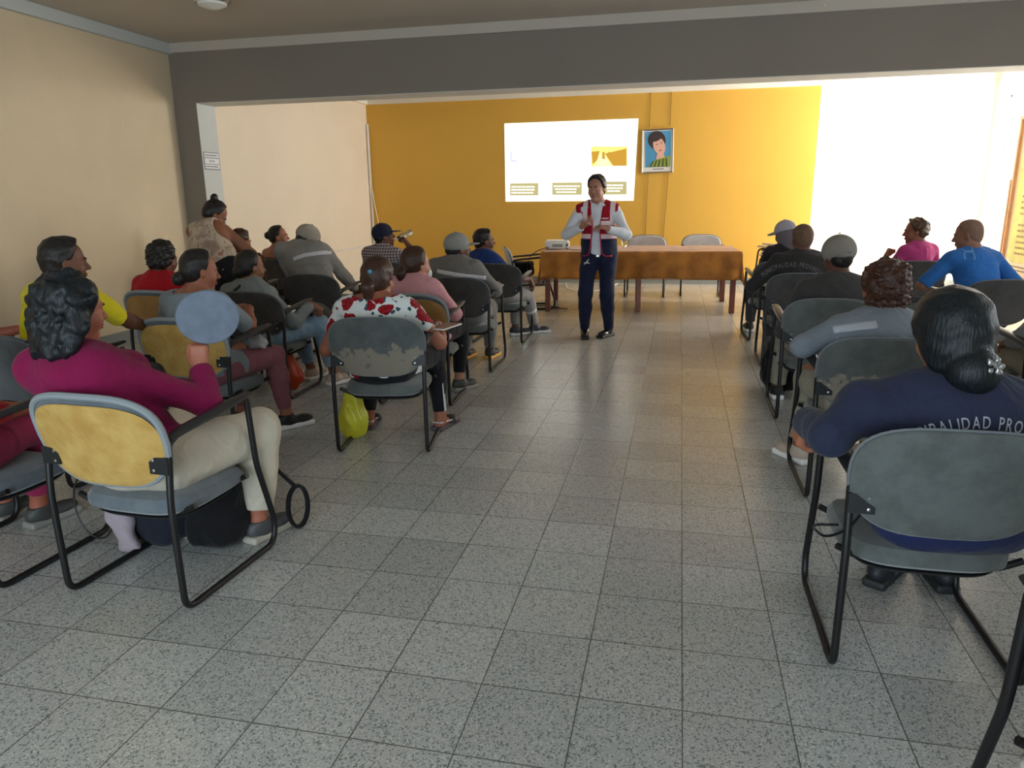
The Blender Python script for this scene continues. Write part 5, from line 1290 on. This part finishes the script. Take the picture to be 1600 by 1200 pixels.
# navy bag with pale pink cloth under the magenta woman's chair
t, b, org, M = bag('navy_bag', 'navy bag slumped under the yellow foam chair nearest on the left', 'bag', (-2.17, 2.60, .14), (.13, .11, .14), cloth('bag_navy', '20222E'), rz=-10)
s = Sdf().cone((-2.42, 2.58, .34), (-2.30, 2.48, .15), .050, .055, .02, flat=((0, 1, 0), 1.6)).cone((-2.30, 2.48, .15), (-2.235, 2.44, .03), .055, .045, .03, flat=((0, 1, 0), 1.6)); s.noise(.008, 40, 1); s.plane((0, 0, .004), (0, 0, -1))
org = (-2.3, 2.48, 0); o = sdf_obj('pink_cloth', s, .007, cloth('pale_pink', 'A89AA2'), None, org); o.location = org; tag(o, 'pale pink cloth hanging beside the navy bag on the floor', 'cloth')
tag(MB().tube([Vector((-2.44+.10*math.sin(a), 2.50, .17+.155*math.cos(a))) for a in np.linspace(.3, 5.6, 24)], .004, 6).build('cord_loop', mat('cable_black', '')), 'thin dark cord loop hanging near the pale pink cloth', 'cord')
# plastic bags
def plastic(name, label, c, w_, h_, m, inner=None, ears=True):
    c = V(*c); t = thing(name, label, 'bag', tuple(c)); s = Sdf()
    s.ell(c+V(0, 0, h_*.30), V(w_, w_*.55, h_*.32), None, .03).ell(c+V(.01, 0, h_*.58), V(w_*.62, w_*.4, h_*.26), None, .05)
    s.cone(c+V(0, 0, h_*.7), c+V(.01, 0, h_*.98), w_*.38, w_*.10, .03)
    s.noise(.009, V(36, 36, 18), 4); s.plane(c+V(0, 0, .004), V(0, 0, -1), k=.004)
    o = sdf_obj('bag_body', s, .007, m, t, c)
    if inner:
        q = Sdf().ell(c+V(-.005, -.012, h_*.33), V(w_*.78, w_*.50, h_*.22), None, .02); q.plane(c+V(0, 0, .01), V(0, 0, -1)); sdf_obj('contents', q, .008, inner, t, c)
    return t
My = mat('yellow_plastic', 'D8D23A', .3, col2='C9C02A', vscale=10, trans=.0, bump=.3, bscale=30)
plastic('plastic_bag', 'yellow plastic bag on the floor left of the scuffed grey chair', (-1.945, 4.06, 0), .105, .36, My)
Mo = mat('orange_plastic', 'C8441C', .35, col2='A83414', vscale=8, bump=.3, bscale=30)
plastic('plastic_bag', 'orange plastic bag under the dark chair of the woman in jeans', (-2.98, 5.12, 0), .13, .36, Mo)
# backpack beside the right row
t, b, org, M = bag('backpack', 'black backpack on the floor left of the right block\'s chairs', 'bag', (.80, 5.72, .22), (.15, .12, .22), Mblk, rz=5)
for z in (.05, .13): 
    MB().lathe([(.014, 0), (.016, .006), (.010, .010)], M=Matrix.Translation(Vector((.66, 5.66, z))-Vector(org)) @ Matrix.Rotation(R(-90), 4, 'Y'), n=10).build('buckle', mat('buckle_grey', 'B9B9B9', .4), t)
MB().tube([Vector(p)-Vector(org) for p in smooth_path([(.72, 5.62, .40), (.63, 5.60, .27), (.66, 5.62, .10)], .08)], .010, 6, flat=2).build('strap', Mblk, t)
# fan held by the woman in magenta
fw_ = P1['wR']; F0 = Vector(fw_)+Vector((.012, .035, .045))
FN = thing('hand_fan', 'blue-grey oval hand fan raised by the woman in magenta', 'fan', tuple(F0))
MB().lathe([(.001, -.004), (.10, -.0035), (.112, -.003), (.115, 0), (.112, .003), (.10, .0035), (.001, .004)], M=Matrix.Translation((.025, 0, .15)) @ Matrix.Rotation(R(35), 4, 'Z') @ Matrix.Rotation(R(90), 4, 'X') @ Matrix.Diagonal((1.02, .92, 1, 1)), n=40).build('fan_blade', mat('fan_grey', '667080', .6, var=.12, vscale=20), FN)
MB().tube([(-.01, .0, -.05), (.0, 0, .0), (.015, 0, .09)], .007, 8).build('handle', mat('fan_handle', '5A6270', .5), FN)
# bottle of the man in the checked shirt
hb = Vector(P10['wR']); bt = bottle(0, 0, 0, 'clear bottle held to the mouth of the man in navy cap', s=.95, lab=False)
mouth = Vector(P10['T'](0, .115, -.055)); d = (hb+Vector((-.02, 0, .10))-mouth).normalized()
bt.rotation_euler = (-d).to_track_quat('Z', 'Y').to_euler(); bt.location = mouth+d*.20*.95
# papers on the chair arm
PP = thing('booklet', 'reddish printed booklet lying on the chair arm by the rose blouse', 'booklet', (-1.35, 4.17, .70), R(-12)); PP.scale = (.85, .85, 1)
MB().box((0, 0, .004), (.12, .26, .008)).build('pages', mat('paper_white', 'CFC9C4', .7), PP, smooth=False)
MB().box((0, 0, .009), (.115, .255, .002)).build('cover', mat('cover_brown', '6E4A40', .5, col2='A87A68', vscale=30), PP, smooth=False)
s = Sdf().ell((-2.52, 4.02, .60), (.07, .05, .035), None, .01); s.noise(.012, 50, 2)
o = sdf_obj('tissue', s, .006, cloth('tissue_white', 'B9B6BC'), None, (-2.52, 4.02, .6)); o.location = (-2.52, 4.02, .6); tag(o, 'crumpled whitish cloth on the mauve-trousered lap', 'cloth')
# two stripped chair frames stacked at the front of the right block
def stripped(z, x, y, rz, label):
    t = thing('chair_frame', label, 'chair frame', (x, y, z), rz, 'stripped chair frames at the front')
    for s_ in (-1, 1):
        X = .262*s_
        MB().tube(smooth_path([(X, -.20, .655), (X, -.262, .42), (X, -.255, .013), (X, .30, .013), (X, .325, .10), (X, .235, .40), (X, .215, .67), (X, -.16, .655)], .055, 6), .0115, 8).build('side_frame', Mtube, t)
        MB().tube([(X, -.2, .668), (X, 0, .69), (X, .23, .70)], .012, 8, flat=2).build('armrest', mat('arm_pale', 'B5A79E', .5), t)
    g = MB()
    for k in range(5): g.tube([(-.25+.125*k, -.23, .46), (-.25+.125*k, -.27, .80)], .006, 6)
    for k in range(4): g.tube([(-.25, -.235-.012*k, .48+.10*k), (.25, -.235-.012*k, .48+.10*k)], .006, 6)
    g.build('back_grid', Mtube, t)
    g = MB()
    for k in range(5): g.tube([(-.22+.11*k, -.22, .385), (-.22+.11*k, .22, .385)], .006, 6)
    for k in range(4): g.tube([(-.262, -.2+.13*k, .385), (.262, -.2+.13*k, .385)], .006, 6)
    g.build('seat_grid', Mtube, t)
    g = MB().tube([(-.25+.0, -.245, .78)]+[(-.25*math.cos(a), -.27, .80+.12*math.sin(a)) for a in np.linspace(.3, 2.84, 9)]+[(.25, -.245, .78)], .009, 6)
    g.build('back_hoop', Mtube, t)
stripped(0, 1.28, 10.3, R(82), 'stripped black chair frame at the front, standing on the floor')
stripped(.10, 1.28, 10.42, R(78), 'stripped black chair frame stacked on top of the other one')
# loose strap loop by the nearest right chair
tag(MB().tube(smooth_path([(.50, 2.20, .48), (.44, 2.30, .43), (.50, 2.36, .36), (.56, 2.34, .40), (.60, 2.30, .50)], .05), .0045, 6).build('strap_loop', Mblk), 'thin black strap looped on the arm side of the nearest right chair', 'strap')
print('script time', round(_t.time()-_t0, 1))
